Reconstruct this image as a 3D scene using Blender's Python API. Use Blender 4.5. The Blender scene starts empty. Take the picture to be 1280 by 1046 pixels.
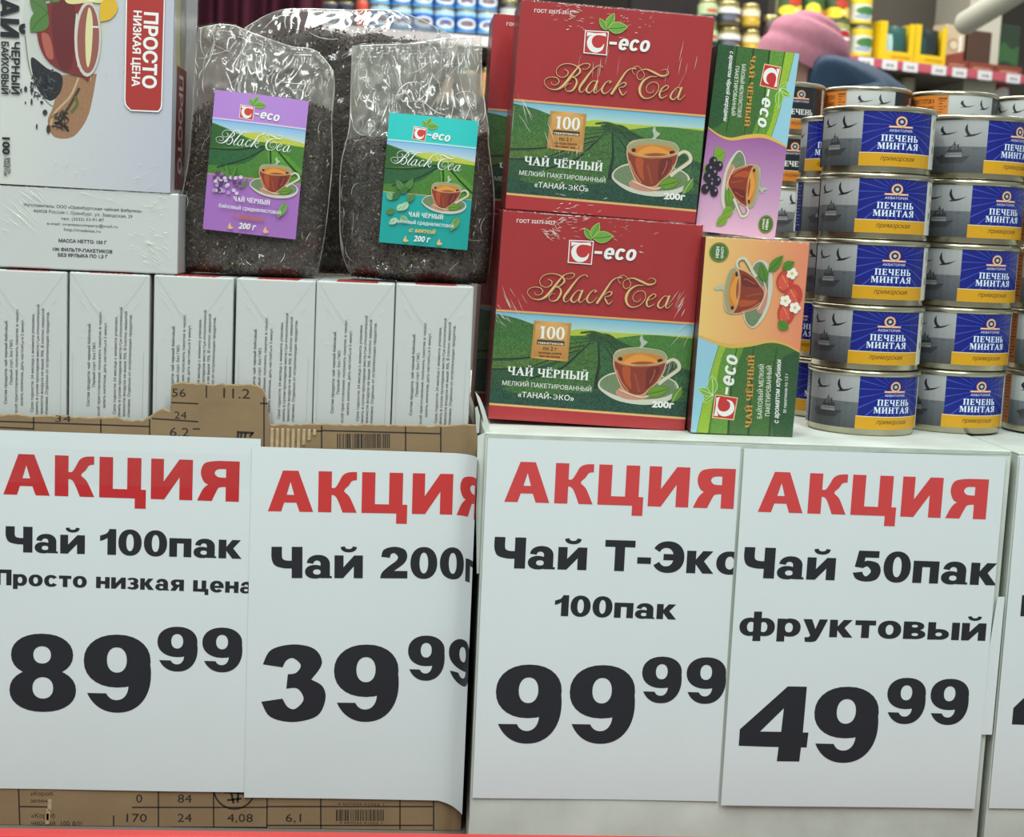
import bpy, bmesh, math, random
import numpy as np
from mathutils import Vector, Matrix, noise
from mathutils.geometry import tessellate_polygon, delaunay_2d_cdt

random.seed(7)
SC = bpy.context.scene
COL = SC.collection
PI = math.pi

# ------------------------------------------------------------------ camera
CAMZ = 1.0
C0 = Vector((0, -1.14, CAMZ))
FPX, TILT, ROLL, YAW = 1800.0, .128, .0453, .079
_F = Vector((math.sin(YAW)*math.cos(TILT), math.cos(YAW)*math.cos(TILT), -math.sin(TILT)))
_R0 = _F.cross(Vector((0, 0, 1))).normalized(); _U0 = _R0.cross(_F)
_R = math.cos(ROLL)*_R0 + math.sin(ROLL)*_U0
_U = -math.sin(ROLL)*_R0 + math.cos(ROLL)*_U0
cam_d = bpy.data.cameras.new('camera'); cam = bpy.data.objects.new('camera', cam_d); COL.objects.link(cam)
cam.matrix_world = Matrix(((_R.x, _U.x, -_F.x, C0.x), (_R.y, _U.y, -_F.y, C0.y), (_R.z, _U.z, -_F.z, C0.z), (0, 0, 0, 1)))
cam_d.sensor_width = 36; cam_d.lens = FPX/1280*36; cam_d.clip_start = .02
cam_d.dof.use_dof = True; cam_d.dof.focus_distance = 1.2; cam_d.dof.aperture_fstop = 13
SC.camera = cam
def at(px, py, Y=0.0, yaw=0.0, X0=0.0, Z=None):
    """world point on the vertical plane through (X0, Y), turned by yaw, seen at a pixel"""
    d = _F + (px-640)/FPX*_R - (py-523)/FPX*_U
    if Z is not None: t = (Z-C0.z)/d.z
    else:
        k = math.tan(yaw); t = (Y - k*X0 - C0.y + k*C0.x)/(d.y - k*d.x)
    return C0 + d*t

# ------------------------------------------------------------------ world, lights, exposure
w = bpy.data.worlds.new('world'); SC.world = w; w.use_nodes = True
w.node_tree.nodes['Background'].inputs[0].default_value = (.82, .93, .93, 1)
w.node_tree.nodes['Background'].inputs[1].default_value = .46
def area(name, loc, rot, sx, sy, power, col=(1, 1, 1)):
    l = bpy.data.lights.new(name, 'AREA'); l.shape = 'RECTANGLE'; l.size = sx; l.size_y = sy; l.energy = power; l.color = col
    o = bpy.data.objects.new(name, l); COL.objects.link(o); o.location = loc; o.rotation_euler = rot
    return o
area('ceiling_tube_light', (-.55, -1.2, 2.55), (math.radians(28), 0, 0), .25, 1.6, 26, (.93, 1, .98))
area('ceiling_tube_light', (.55, -1.2, 2.55), (math.radians(28), 0, 0), .25, 1.6, 26, (.93, 1, .98))
area('ceiling_tube_light', (-.3, 1.0, 2.75), (0, 0, 0), .3, 2.2, 34, (1, 1, .97))
area('ceiling_tube_light', (1.2, 3.0, 2.9), (0, 0, 0), 3.0, .35, 70, (1, .98, .94))
area('ceiling_tube_light', (-.6, 2.6, 2.9), (0, 0, 0), 2.0, .35, 22, (1, .98, .94))
SC.view_settings.view_transform = 'Standard'; SC.view_settings.look = 'None'
SC.view_settings.gamma = 1; SC.view_settings.use_curve_mapping = False; SC.view_settings.exposure = 0.0
SC.cycles.transparent_max_bounces = 24; SC.cycles.max_bounces = 8

# ------------------------------------------------------------------ colours and materials
def lin(c):
    c = c/255.0
    return c/12.92 if c <= .04045 else ((c+.055)/1.055)**2.4
def rgb(r, g, b): return (lin(r), lin(g), lin(b))
def newmat(name):
    m = bpy.data.materials.new(name); m.use_nodes = True
    nt = m.node_tree; return m, nt, nt.nodes['Principled BSDF']
def noise_node(nt, scale, detail=3, vec=None, rough=.55):
    n = nt.nodes.new('ShaderNodeTexNoise'); n.inputs['Scale'].default_value = scale; n.inputs['Detail'].default_value = detail
    n.inputs['Roughness'].default_value = rough
    if vec: nt.links.new(vec, n.inputs['Vector'])
    return n
def objco(nt, scale=None, rot=None):
    t = nt.nodes.new('ShaderNodeTexCoord')
    if scale is None and rot is None: return t.outputs['Object']
    mp = nt.nodes.new('ShaderNodeMapping'); nt.links.new(t.outputs['Object'], mp.inputs['Vector'])
    if scale: mp.inputs['Scale'].default_value = scale
    if rot: mp.inputs['Rotation'].default_value = rot
    return mp.outputs['Vector']
def bump(nt, b, height, strength, dist=.001):
    bp = nt.nodes.new('ShaderNodeBump'); bp.inputs['Strength'].default_value = strength; bp.inputs['Distance'].default_value = dist
    nt.links.new(height, bp.inputs['Height']); nt.links.new(bp.outputs['Normal'], b.inputs['Normal'])
    return bp
def ramp(nt, fac, stops):
    r = nt.nodes.new('ShaderNodeValToRGB'); nt.links.new(fac, r.inputs['Fac'])
    e = r.color_ramp.elements
    while len(e) > 1: e.remove(e[-1])
    e[0].position = stops[0][0]; e[0].color = (*stops[0][1], 1)
    for p, c in stops[1:]:
        k = e.new(p); k.color = (*c, 1)
    return r
def mat_plain(name, c, rough=.5, spec=.5, metal=0, var=0, vscale=30, bmp=0, bscale=80, stretch=None):
    m, nt, b = newmat(name)
    b.inputs['Base Color'].default_value = (*c, 1); b.inputs['Roughness'].default_value = rough
    b.inputs['Metallic'].default_value = metal; b.inputs['Specular IOR Level'].default_value = spec
    v = objco(nt, stretch)
    if var:
        n = noise_node(nt, vscale, 4, v)
        r = ramp(nt, n.outputs['Fac'], [(.3, tuple(x*(1-var) for x in c)), (.7, tuple(min(1, x*(1+var)) for x in c))])
        nt.links.new(r.outputs['Color'], b.inputs['Base Color'])
    if bmp:
        n2 = noise_node(nt, bscale, 3, v); bump(nt, b, n2.outputs['Fac'], bmp)
    return m
def mat_print(name, rough=.45, coat=0, bmp=0, nscale=900):
    """printed surface: ink colour from the Col attribute, its alpha mixes in a fine leafy grain"""
    m, nt, b = newmat(name)
    a = nt.nodes.new('ShaderNodeAttribute'); a.attribute_name = 'Col'
    v = objco(nt); n = noise_node(nt, nscale, 3, v, .7)
    mr = nt.nodes.new('ShaderNodeMapRange'); mr.inputs['From Min'].default_value = .35; mr.inputs['From Max'].default_value = .65
    mr.inputs['To Min'].default_value = -1; mr.inputs['To Max'].default_value = 1; nt.links.new(n.outputs['Fac'], mr.inputs['Value'])
    ma = nt.nodes.new('ShaderNodeMath'); ma.operation = 'MULTIPLY_ADD'; ma.inputs[2].default_value = 1.0
    nt.links.new(mr.outputs['Result'], ma.inputs[0]); nt.links.new(a.outputs['Alpha'], ma.inputs[1])
    vm = nt.nodes.new('ShaderNodeVectorMath'); vm.operation = 'SCALE'
    nt.links.new(a.outputs['Color'], vm.inputs[0]); nt.links.new(ma.outputs[0], vm.inputs['Scale'])
    nt.links.new(vm.outputs[0], b.inputs['Base Color'])
    b.inputs['Roughness'].default_value = rough; b.inputs['Coat Weight'].default_value = coat; b.inputs['Coat Roughness'].default_value = .08
    if bmp:
        n2 = noise_node(nt, 260, 2, v); bump(nt, b, n2.outputs['Fac'], bmp, .0006)
    return m
def mat_film(name, haze=.05, gloss=.5, scale=20, dist=.002, rough=.1, stretch=(1, 1, 1)):
    """thin clear plastic film: see-through, a little milky, with sharp lights on its wrinkles"""
    m = bpy.data.materials.new(name); m.use_nodes = True; nt = m.node_tree
    for n in list(nt.nodes): nt.nodes.remove(n)
    out = nt.nodes.new('ShaderNodeOutputMaterial')
    tr = nt.nodes.new('ShaderNodeBsdfTransparent')
    gl = nt.nodes.new('ShaderNodeBsdfGlossy'); gl.inputs['Roughness'].default_value = rough
    df = nt.nodes.new('ShaderNodeBsdfDiffuse'); df.inputs[0].default_value = (.88, .86, .76, 1)
    v = objco(nt, stretch)
    n1 = noise_node(nt, scale, 3, v, .6); n1.inputs['Distortion'].default_value = .8
    bp = nt.nodes.new('ShaderNodeBump'); bp.inputs['Distance'].default_value = dist
    nt.links.new(n1.outputs['Fac'], bp.inputs['Height']); nt.links.new(bp.outputs['Normal'], gl.inputs['Normal'])
    lw = nt.nodes.new('ShaderNodeLayerWeight'); lw.inputs['Blend'].default_value = .25
    mu = nt.nodes.new('ShaderNodeMath'); mu.operation = 'MULTIPLY_ADD'; mu.inputs[1].default_value = gloss*.45; mu.inputs[2].default_value = gloss*.05; mu.use_clamp = True
    nt.links.new(lw.outputs['Facing'], mu.inputs[0])
    m1 = nt.nodes.new('ShaderNodeMixShader'); nt.links.new(mu.outputs[0], m1.inputs[0]); nt.links.new(tr.outputs[0], m1.inputs[1]); nt.links.new(gl.outputs[0], m1.inputs[2])
    n3 = noise_node(nt, scale*.6, 2, v); rp = ramp(nt, n3.outputs['Fac'], [(.35, (haze*.4,)*3), (.7, (haze*1.6,)*3)])
    m2 = nt.nodes.new('ShaderNodeMixShader'); nt.links.new(rp.outputs['Color'], m2.inputs[0]); nt.links.new(m1.outputs[0], m2.inputs[1]); nt.links.new(df.outputs[0], m2.inputs[2])
    nt.links.new(m2.outputs[0], out.inputs['Surface'])
    return m

M = {}
M['print'] = mat_print('carton_print', .38, .25)
M['print_matt'] = mat_print('paper_print', .55)
M['print_tin'] = mat_print('tin_label_print', .35, .1, 0, 500)
M['sticker'] = mat_print('sticker_print', .35, .5)
M['far_print'] = mat_print('shelf_goods_print', .45, .15, 0, 60)
M['paper'] = mat_plain('sheet_paper', rgb(222, 229, 229), .55, .4, var=.015, vscale=8)
M['white_board'] = mat_plain('white_carton_board', rgb(208, 214, 204), .7, .3, var=.13, vscale=17, bmp=.15, bscale=60)
M['kraft'] = mat_plain('kraft_board', rgb(146, 122, 92), .8, .2, var=.10, vscale=22, bmp=.25, bscale=200)
M['kraft_core'] = mat_plain('torn_kraft_fibre', rgb(186, 164, 128), .9, .1, var=.15, vscale=200, bmp=.5, bscale=300)
M['carton_white'] = mat_plain('glossy_white_carton', rgb(204, 207, 204), .4, .5, var=.01, vscale=20)
M['tin'] = mat_plain('tinplate', rgb(190, 184, 160), .28, .5, metal=.95, var=.08, vscale=40)
M['tin_dark'] = mat_plain('shaded_tin_seam', rgb(150, 142, 118), .35, .5, metal=.9)
M['film'] = mat_film('clear_bag_film', .035, .75, 11, .016, .13)
M['film_back'] = mat_film('clear_bag_back_film', .36, .8, 8, .016, .16)
M['wrap'] = mat_film('shrink_wrap_film', .006, .30, 30, .0020, .12, (2.2, 1, .8))
M['crease'] = mat_film('film_crease', .55, 1.0, 60, .001, .12)  # milky haze puts the bright streaks of the folds into the colour
M['tape'] = mat_film('clear_adhesive_tape', .02, .25, 30, .0005, .2)
M['tea'] = mat_plain('loose_black_tea', rgb(46, 37, 31), .8, .3, var=.6, vscale=420, bmp=1.0, bscale=500)
M['leafbits'] = mat_print('tea_leaf_bits', .6)
M['red_rail'] = mat_plain('red_shelf_rail', rgb(214, 62, 60), .4, .5, var=.05, vscale=10)
M['floor'] = mat_plain('floor_tile', rgb(150, 145, 138), .4, .5, var=.08, vscale=6)
M['wall'] = mat_plain('painted_wall', rgb(92, 86, 78), .8, .3, var=.03, vscale=3)
M['shelf'] = mat_plain('enamelled_shelf', rgb(120, 116, 108), .5, .4, var=.05)
M['shelf_dark'] = mat_plain('shelf_back_panel', rgb(44, 40, 40), .8, .2, var=.1)
M['curtain'] = mat_plain('maroon_cloth', rgb(78, 32, 48), .9, .2, var=.15, vscale=12)
M['strip_red'] = mat_plain('price_strip_red', rgb(196, 90, 104), .4, .5, var=.06)
M['strip_white'] = mat_plain('price_strip_white', rgb(222, 214, 214), .4, .5)
M['tag'] = mat_plain('price_tag_card', rgb(228, 226, 228), .5, .4)
M['pipe'] = mat_plain('white_pipe', rgb(196, 196, 180), .4, .4)
M['glass'] = mat_plain('jar_glass', rgb(90, 88, 60), .1, .8)
M['lid'] = mat_plain('jar_lid_metal', rgb(170, 160, 110), .3, .5, metal=.7)
M['hat'] = mat_plain('pink_knit', rgb(182, 122, 136), .9, .2, var=.08, vscale=60, bmp=.4, bscale=300)
M['jacket'] = mat_plain('dark_blue_quilted_cloth', rgb(40, 62, 84), .7, .3, var=.12, vscale=8, bmp=.4, bscale=25)
M['trousers'] = mat_plain('dark_trouser_cloth', rgb(38, 38, 44), .8, .2, var=.1)
M['skin'] = mat_plain('skin', rgb(206, 160, 140), .5, .4, var=.04)
M['shoe'] = mat_plain('black_boot_leather', rgb(26, 24, 24), .5, .4, var=.1)

# ------------------------------------------------------------------ object helpers
def obj(name, data, mat=None, parent=None):
    o = bpy.data.objects.new(name, data); COL.objects.link(o)
    if mat is not None and data is not None: data.materials.append(mat)
    if parent is not None: o.parent = parent
    return o
def tag(o, label, cat, group=None):
    o['label'] = label; o['category'] = cat
    if group: o['group'] = group
    return o
def thing(name, label, cat, loc=(0, 0, 0), rot=None, group=None):
    o = bpy.data.objects.new(name, None); COL.objects.link(o); o.empty_display_size = .05
    if isinstance(rot, Matrix): o.matrix_world = Matrix.Translation(loc) @ rot
    else:
        o.location = loc
        if rot is not None: o.rotation_euler = (0, 0, rot)
    return tag(o, label, cat, group)
def struct(o): o['kind'] = 'structure'; return o
def rotm(yaw=0, pitch=0, roll=0):
    return (Matrix.Rotation(math.radians(yaw), 4, 'Z') @ Matrix.Rotation(math.radians(pitch), 4, 'X') @ Matrix.Rotation(math.radians(roll), 4, 'Y'))
def mesh(name, verts, faces, smooth=False):
    me = bpy.data.meshes.new(name); me.from_pydata([tuple(v) for v in verts], [], faces); me.update()
    if smooth:
        for p in me.polygons: p.use_smooth = True
    return me
def bm_mesh(name, bm, smooth=False):
    me = bpy.data.meshes.new(name); bm.to_mesh(me); bm.free()
    if smooth:
        for p in me.polygons: p.use_smooth = True
    return me
def bm_box(bm, x0, y0, z0, x1, y1, z1, bevel=0):
    vs = [bm.verts.new(p) for p in ((x0, y0, z0), (x1, y0, z0), (x1, y1, z0), (x0, y1, z0), (x0, y0, z1), (x1, y0, z1), (x1, y1, z1), (x0, y1, z1))]
    fs = [bm.faces.new([vs[i] for i in f]) for f in ((3, 2, 1, 0), (4, 5, 6, 7), (0, 1, 5, 4), (1, 2, 6, 5), (2, 3, 7, 6), (3, 0, 4, 7))]
    if bevel:
        es = list({e for f in fs for e in f.edges}); bmesh.ops.bevel(bm, geom=es, offset=bevel, segments=2, affect='EDGES', profile=.5)
def box_mesh(name, x0, y0, z0, x1, y1, z1, bevel=0):
    bm = bmesh.new(); bm_box(bm, x0, y0, z0, x1, y1, z1, bevel); return bm_mesh(name, bm)
def set_col(me, fn):
    """fn(polygon) -> (r,g,b[,a]); writes the Col attribute"""
    a = me.color_attributes.new('Col', 'FLOAT_COLOR', 'CORNER')
    for p in me.polygons:
        c = fn(p); c = (*c, 0) if len(c) == 3 else c
        for li in p.loop_indices: a.data[li].color = c
def lathe(name, prof, n=48, arc=None):
    vs, fs = [], []
    for r, z in prof:
        for i in range(n): vs.append((r*math.sin(2*PI*i/n), -r*math.cos(2*PI*i/n), z))
    for k in range(len(prof)-1):
        for i in range(n): j = (i+1) % n; fs.append((k*n+i, k*n+j, (k+1)*n+j, (k+1)*n+i))
    return mesh(name, vs, fs, True)

# ------------------------------------------------------------------ flat print: outlines laid out on a panel
def catmull(pts, closed=True, n=6):
    out = []; N = len(pts)
    for i in range(N if closed else N-1):
        p1 = pts[i]; p2 = pts[(i+1) % N]
        if len(p1) > 2 and len(p2) > 2: out.append(p1[:2]); continue
        p0 = pts[i-1] if (i > 0 or closed) else p1; p3 = pts[(i+2) % N] if (i+2 < N or closed) else p2
        if len(p1) > 2: p0 = p1
        if len(p2) > 2: p3 = p2
        for k in range(n):
            t = k/n; t2 = t*t; t3 = t2*t
            out.append(tuple(.5*(2*p1[a]+(p2[a]-p0[a])*t+(2*p0[a]-5*p1[a]+4*p2[a]-p3[a])*t2+(3*p1[a]-p0[a]-3*p2[a]+p3[a])*t3) for a in (0, 1)))
    if not closed: out.append(tuple(pts[-1][:2]))
    return out
def ell(cx, cy, rx, ry, a0=0, a1=360, n=28, e=2.18):
    out = []; full = abs(a1-a0) >= 360
    m = n if full else n+1
    for i in range(m):
        a = math.radians(a0+(a1-a0)*i/n); c, s = math.cos(a), math.sin(a)
        out.append((cx+rx*math.copysign(abs(c)**(2/e), c), cy+ry*math.copysign(abs(s)**(2/e), s)))
    return out
def R(x0, y0, x1, y1): return ([(x0, y0), (x1, y0), (x1, y1), (x0, y1)], [])
def RG(o, i): return (ell(*o), [ell(*i)])
def SE(o, i, a0, a1, b0=None, b1=None): return (ell(*o, a0, a1)+ell(*i, a0 if b0 is None else b0, a1 if b1 is None else b1)[::-1], [])
def PO(*p): return (catmull(list(p), True, 5), [])
def PH(p, *h): return (list(p), [list(x) for x in h])
c1 = 1
XH = .73
def _i(w): return [R(0, 0, .28, XH), R(w-.28, 0, w, XH), ([(.27, 0), (.27, .34), (w-.27, XH), (w-.27, XH-.34)], [])]
G = {
 'А': (1.12, [PH([(0, 0), (.36, 1), (.74, 1), (1.12, 0), (.78, 0), (.70, .22), (.40, .22), (.33, 0)], [(.46, .41), (.645, .41), (.55, .73)])]),
 'К': (.96, [R(0, 0, .33, 1), PO((.32, .60, c1), (.42, .61), (.51, .75), (.60, .91), (.74, .985), (.95, 1.0, c1), (.95, .80, c1), (.83, .775), (.75, .66), (.64, .53), (.78, .38), (.96, 0, c1), (.61, 0, c1), (.50, .27), (.42, .40), (.32, .43, c1))]),
 'Ц': (1.14, [PH([(0, 1), (.33, 1), (.33, .22), (.68, .22), (.68, 1), (1.02, 1), (1.02, .22), (1.14, .22), (1.14, -.25), (.87, -.25), (.87, 0), (0, 0)])]),
 'И': (1.02, [PH([(0, 1), (.31, 1), (.31, .44), (.69, 1), (1.02, 1), (1.02, 0), (.70, 0), (.70, .56), (.33, 0), (0, 0)])]),
 'Я': (1.03, [R(.70, 0, 1.03, 1), (catmull([(.72, 1, c1), (.42, .99), (.16, .92), (.08, .69), (.17, .46), (.34, .40), (.72, .40, c1)], True, 5), [catmull([(.71, .80, c1), (.50, .79), (.42, .70), (.50, .60), (.71, .585, c1)], True, 4)]), PO((.72, .42, c1), (.72, .36, c1), (.54, .34), (.47, .24), (.36, 0, c1), (0, 0, c1), (.12, .26), (.24, .39), (.36, .44, c1))]),
 'Ч': (.95, [R(.62, 0, .95, 1), PO((0, 1, c1), (.32, 1, c1), (.32, .70), (.36, .60), (.48, .56), (.63, .56, c1), (.63, .31, c1), (.36, .32), (.10, .41), (0, .64))]),
 'а': (.83, [R(.48, 0, .77, .47), SE((.41, .44, .36, .305), (.37, .44, .115, .125), 0, 172), RG((.31, .205, .31, .22), (.37, .20, .12, .085)), R(.7, 0, .83, .07)]),
 'и': (.88, _i(.88)), 'й': (.88, _i(.88)+[SE((.44, 1.0, .25, .17), (.44, 1.02, .12, .085), 180, 360)]),
 'п': (.80, [R(0, 0, .28, XH), R(.52, 0, .80, XH), R(.2, .53, .6, XH)]),
 'к': (.83, [R(0, 0, .28, XH), PH([(.27, .44), (.49, XH), (.80, XH), (.53, .40), (.84, 0), (.50, 0), (.27, .31)])]),
 'р': (.84, [R(0, -.22, .28, XH), RG((.45, .365, .39, .378), (.42, .365, .14, .20))]),
 'о': (.84, [RG((.42, .365, .42, .38), (.42, .365, .14, .21))]),
 'с': (.80, [SE((.42, .365, .42, .38), (.42, .365, .14, .21), 35, 325)]),
 'т': (.74, [R(0, .53, .74, XH), R(.23, 0, .51, .6)]),
 'н': (.82, [R(0, 0, .28, XH), R(.54, 0, .82, XH), R(.2, .27, .6, .47)]),
 'з': (.70, [SE((.32, .53, .35, .215), (.28, .53, .12, .09), 155, -75), SE((.33, .21, .37, .225), (.28, .21, .13, .09), 75, -155), R(.2, .30, .42, .45)]),
 'я': (.82, [R(.54, 0, .82, XH), (ell(.38, .495, .36, .24), [ell(.44, .495, .12, .09)]), R(.4, .59, .6, XH), R(.4, .26, .6, .40), PH([(0, 0), (.31, 0), (.54, .32), (.22, .34)])]),
 'ц': (.94, [R(0, 0, .28, XH), R(.52, 0, .80, XH), R(.2, 0, .94, .19), R(.71, -.2, .94, .1)]),
 'е': (.84, [SE((.42, .365, .42, .38), (.42, .365, .14, .21), 0, 322), R(.13, .28, .84, .42)]),
 'у': (.88, [PO((0, XH, c1), (.31, XH, c1), (.45, .33, c1), (.58, XH, c1), (.88, XH, c1), (.58, -.02), (.42, -.20), (.10, -.21, c1), (.08, -.02, c1), (.22, -.01), (.28, .06, c1))]),
 'ф': (1.26, [R(.49, -.22, .77, 1.0), RG((.38, .365, .38, .38), (.41, .365, .14, .21)), RG((.88, .365, .38, .38), (.85, .365, .14, .21))]),
 'в': (.80, [R(0, 0, .28, XH), (ell(.38, .54, .36, .19), [ell(.40, .545, .11, .06)]), (ell(.40, .20, .40, .20), [ell(.42, .195, .12, .065)])]),
 'ы': (1.14, [R(0, 0, .28, XH), (ell(.40, .225, .37, .225), [ell(.40, .225, .12, .08)]), R(.86, 0, 1.14, XH)]),
 'г': (.58, [R(0, 0, .28, XH), R(.1, .53, .58, XH)]),
 'Т': (.92, [R(0, .78, .92, 1), R(.31, 0, .61, .9)]), '-': (.42, [R(0, .26, .42, .47)]),
 'Э': (.94, [SE((.44, .5, .50, .515), (.38, .5, .23, .30), -150, 150), R(.3, .4, .8, .6)]),
 'П': (.96, [R(0, 0, .31, 1), R(.65, 0, .96, 1), R(.2, .77, .8, 1)]),
 'М': (1.1, [R(0, 0, .29, 1), R(.81, 0, 1.1, 1), PH([(.2, 1), (.42, 1), (.55, .45), (.68, 1), (.9, 1), (.66, 0), (.44, 0)])]),
 '1': (.58, [PO((.27, 0, c1), (.58, 0, c1), (.58, 1.01, c1), (.34, 1.01, c1), (.24, .84), (0, .74, c1), (0, .53, c1), (.14, .58), (.27, .66, c1))]),
 '0': (.84, [RG((.42, .5, .42, .515), (.42, .5, .135, .335))]),
 '2': (.86, [PO((.03, .69, c1), (.11, .92), (.43, 1.015), (.75, .93), (.84, .71), (.74, .48), (.43, .24, c1), (.85, .24, c1), (.85, 0, c1), (0, 0, c1), (.06, .19), (.27, .39), (.49, .56), (.55, .69), (.44, .81), (.33, .77), (.30, .66, c1))]),
 '3': (.86, [PO((.02, .75, c1), (.13, .94), (.42, 1.01), (.70, .95), (.80, .76), (.66, .55, c1), (.81, .46), (.85, .29), (.74, .07), (.42, -.01), (.12, .06), (0, .26, c1), (.28, .30, c1), (.35, .19), (.45, .165), (.56, .29), (.48, .43), (.33, .43, c1), (.35, .62, c1), (.46, .64), (.52, .74), (.42, .83), (.33, .80), (.28, .71, c1))]),
 '4': (.915, [PH([(0, .20), (0, .42), (.596, 1), (.85, 1), (.84, .39), (.915, .39), (.905, .19), (.83, .19), (.82, 0), (.52, 0), (.53, .19)], [(.27, .395), (.55, .395), (.565, .71)])]),
 '5': (.86, [PO((.15, 1, c1), (.78, 1, c1), (.78, .78, c1), (.36, .78, c1), (.34, .65, c1), (.47, .68), (.76, .60), (.86, .34), (.74, .07), (.42, -.01), (.12, .07), (0, .27, c1), (.29, .31, c1), (.35, .2), (.44, .17), (.56, .33), (.44, .49), (.31, .43, c1), (.05, .47, c1))]),
 '8': (.85, [(ell(.425, .275, .425, .285), [ell(.425, .305, .132, .14)]), (ell(.42, .735, .395, .275), [ell(.42, .735, .112, .112)])]),
 '9': (.865, [(ell(.43, .665, .43, .345), [ell(.425, .68, .128, .165)]), SE((.43, .5, .435, .51), (.42, .36, .155, .205), 20, -152, 8, -147)]),
 ' ': (.38, []),
}
# serif capitals for the pack titles
def _S(x, w=.21, y0=0, y1=1): return [R(x, y0, x+w, y1), R(x-.07, y0, x+w+.07, y0+.07), R(x-.07, y1-.07, x+w+.07, y1)]
S = {
 'П': (.86, _S(.07)+_S(.58)+[R(.1, .9, .7, 1)]), 'Н': (.86, _S(.07)+_S(.58)+[R(.2, .45, .65, .56)]),
 'Е': (.72, _S(.07)+[R(.1, .9, .66, 1), R(.1, 0, .70, .1), R(.1, .46, .52, .56), R(.6, .72, .66, 1), R(.64, 0, .70, .28), R(.48, .36, .54, .66)]),
 'Ч': (.82, _S(.54)+_S(.05, .21, .5, 1)[0:1]+[R(-.02, .93, .33, 1), SE((.40, .52, .35, .17), (.42, .54, .15, .06), 180, 300), R(.4, .36, .6, .46)]),
 'Ь': (.74, _S(.07)+[(ell(.40, .27, .32, .27), [ell(.38, .27, .12, .18)])]), 'Ы': (1.1, _S(.07)+_S(.82)+[(ell(.40, .27, .32, .27), [ell(.38, .27, .12, .18)])]),
 'Р': (.74, _S(.07)+[(ell(.38, .73, .34, .27), [ell(.38, .73, .12, .18)])]),
 'И': (.86, _S(.07)+_S(.58)+[([(.2, .1), (.2, .25), (.66, .9), (.66, .75)], [])]), 'Т': (.78, _S(.28)+[R(0, .9, .78, 1), R(0, .72, .06, 1), R(.72, .72, .78, 1)]),
 'М': (1.02, [R(.1, 0, .17, 1), R(0, 0, .27, .07), R(.0, .93, .2, 1), R(.84, .93, 1.03, 1)]+_S(.74)+[([(.1, 1), (.33, 1), (.56, .35), (.50, .02), (.44, .02)], []), ([(.44, .02), (.50, .02), (.84, 1), (.76, 1)], [])]),
 'А': (.90, [PH([(.04, 0), (.40, 1), (.52, 1), (.88, 0), (.62, 0), (.52, .30), (.26, .30), (.15, 0)], [(.30, .40), (.48, .40), (.39, .70)]), R(-.03, 0, .25, .07), R(.52, 0, .95, .07)]),
 'Я': (.80, _S(.54)+[(ell(.38, .73, .34, .27), [ell(.40, .73, .12, .18)]), PH([(0, 0), (.26, 0), (.54, .5), (.36, .48)])]),
 ' ': (.35, []), '1': (.5, _S(.14)+[PH([(0, .78), (.14, .86), (.14, 1), (.1, 1)])]), '0': (.7, [RG((.35, .5, .34, .52), (.35, .5, .13, .42))]),
}
S['э'] = (.9, [SE((.42, .5, .44, .52), (.42, .5, .28, .39), -145, 145), R(.34, .44, .78, .56)])
S['Й'] = (.86, S['И'][1]+[SE((.43, 1.26, .19, .15), (.43, 1.27, .10, .08), 180, 360)])
S['Ё'] = (.72, S['Е'][1]+[R(.14, 1.08, .28, 1.22), R(.42, 1.08, .56, 1.22)])

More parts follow.
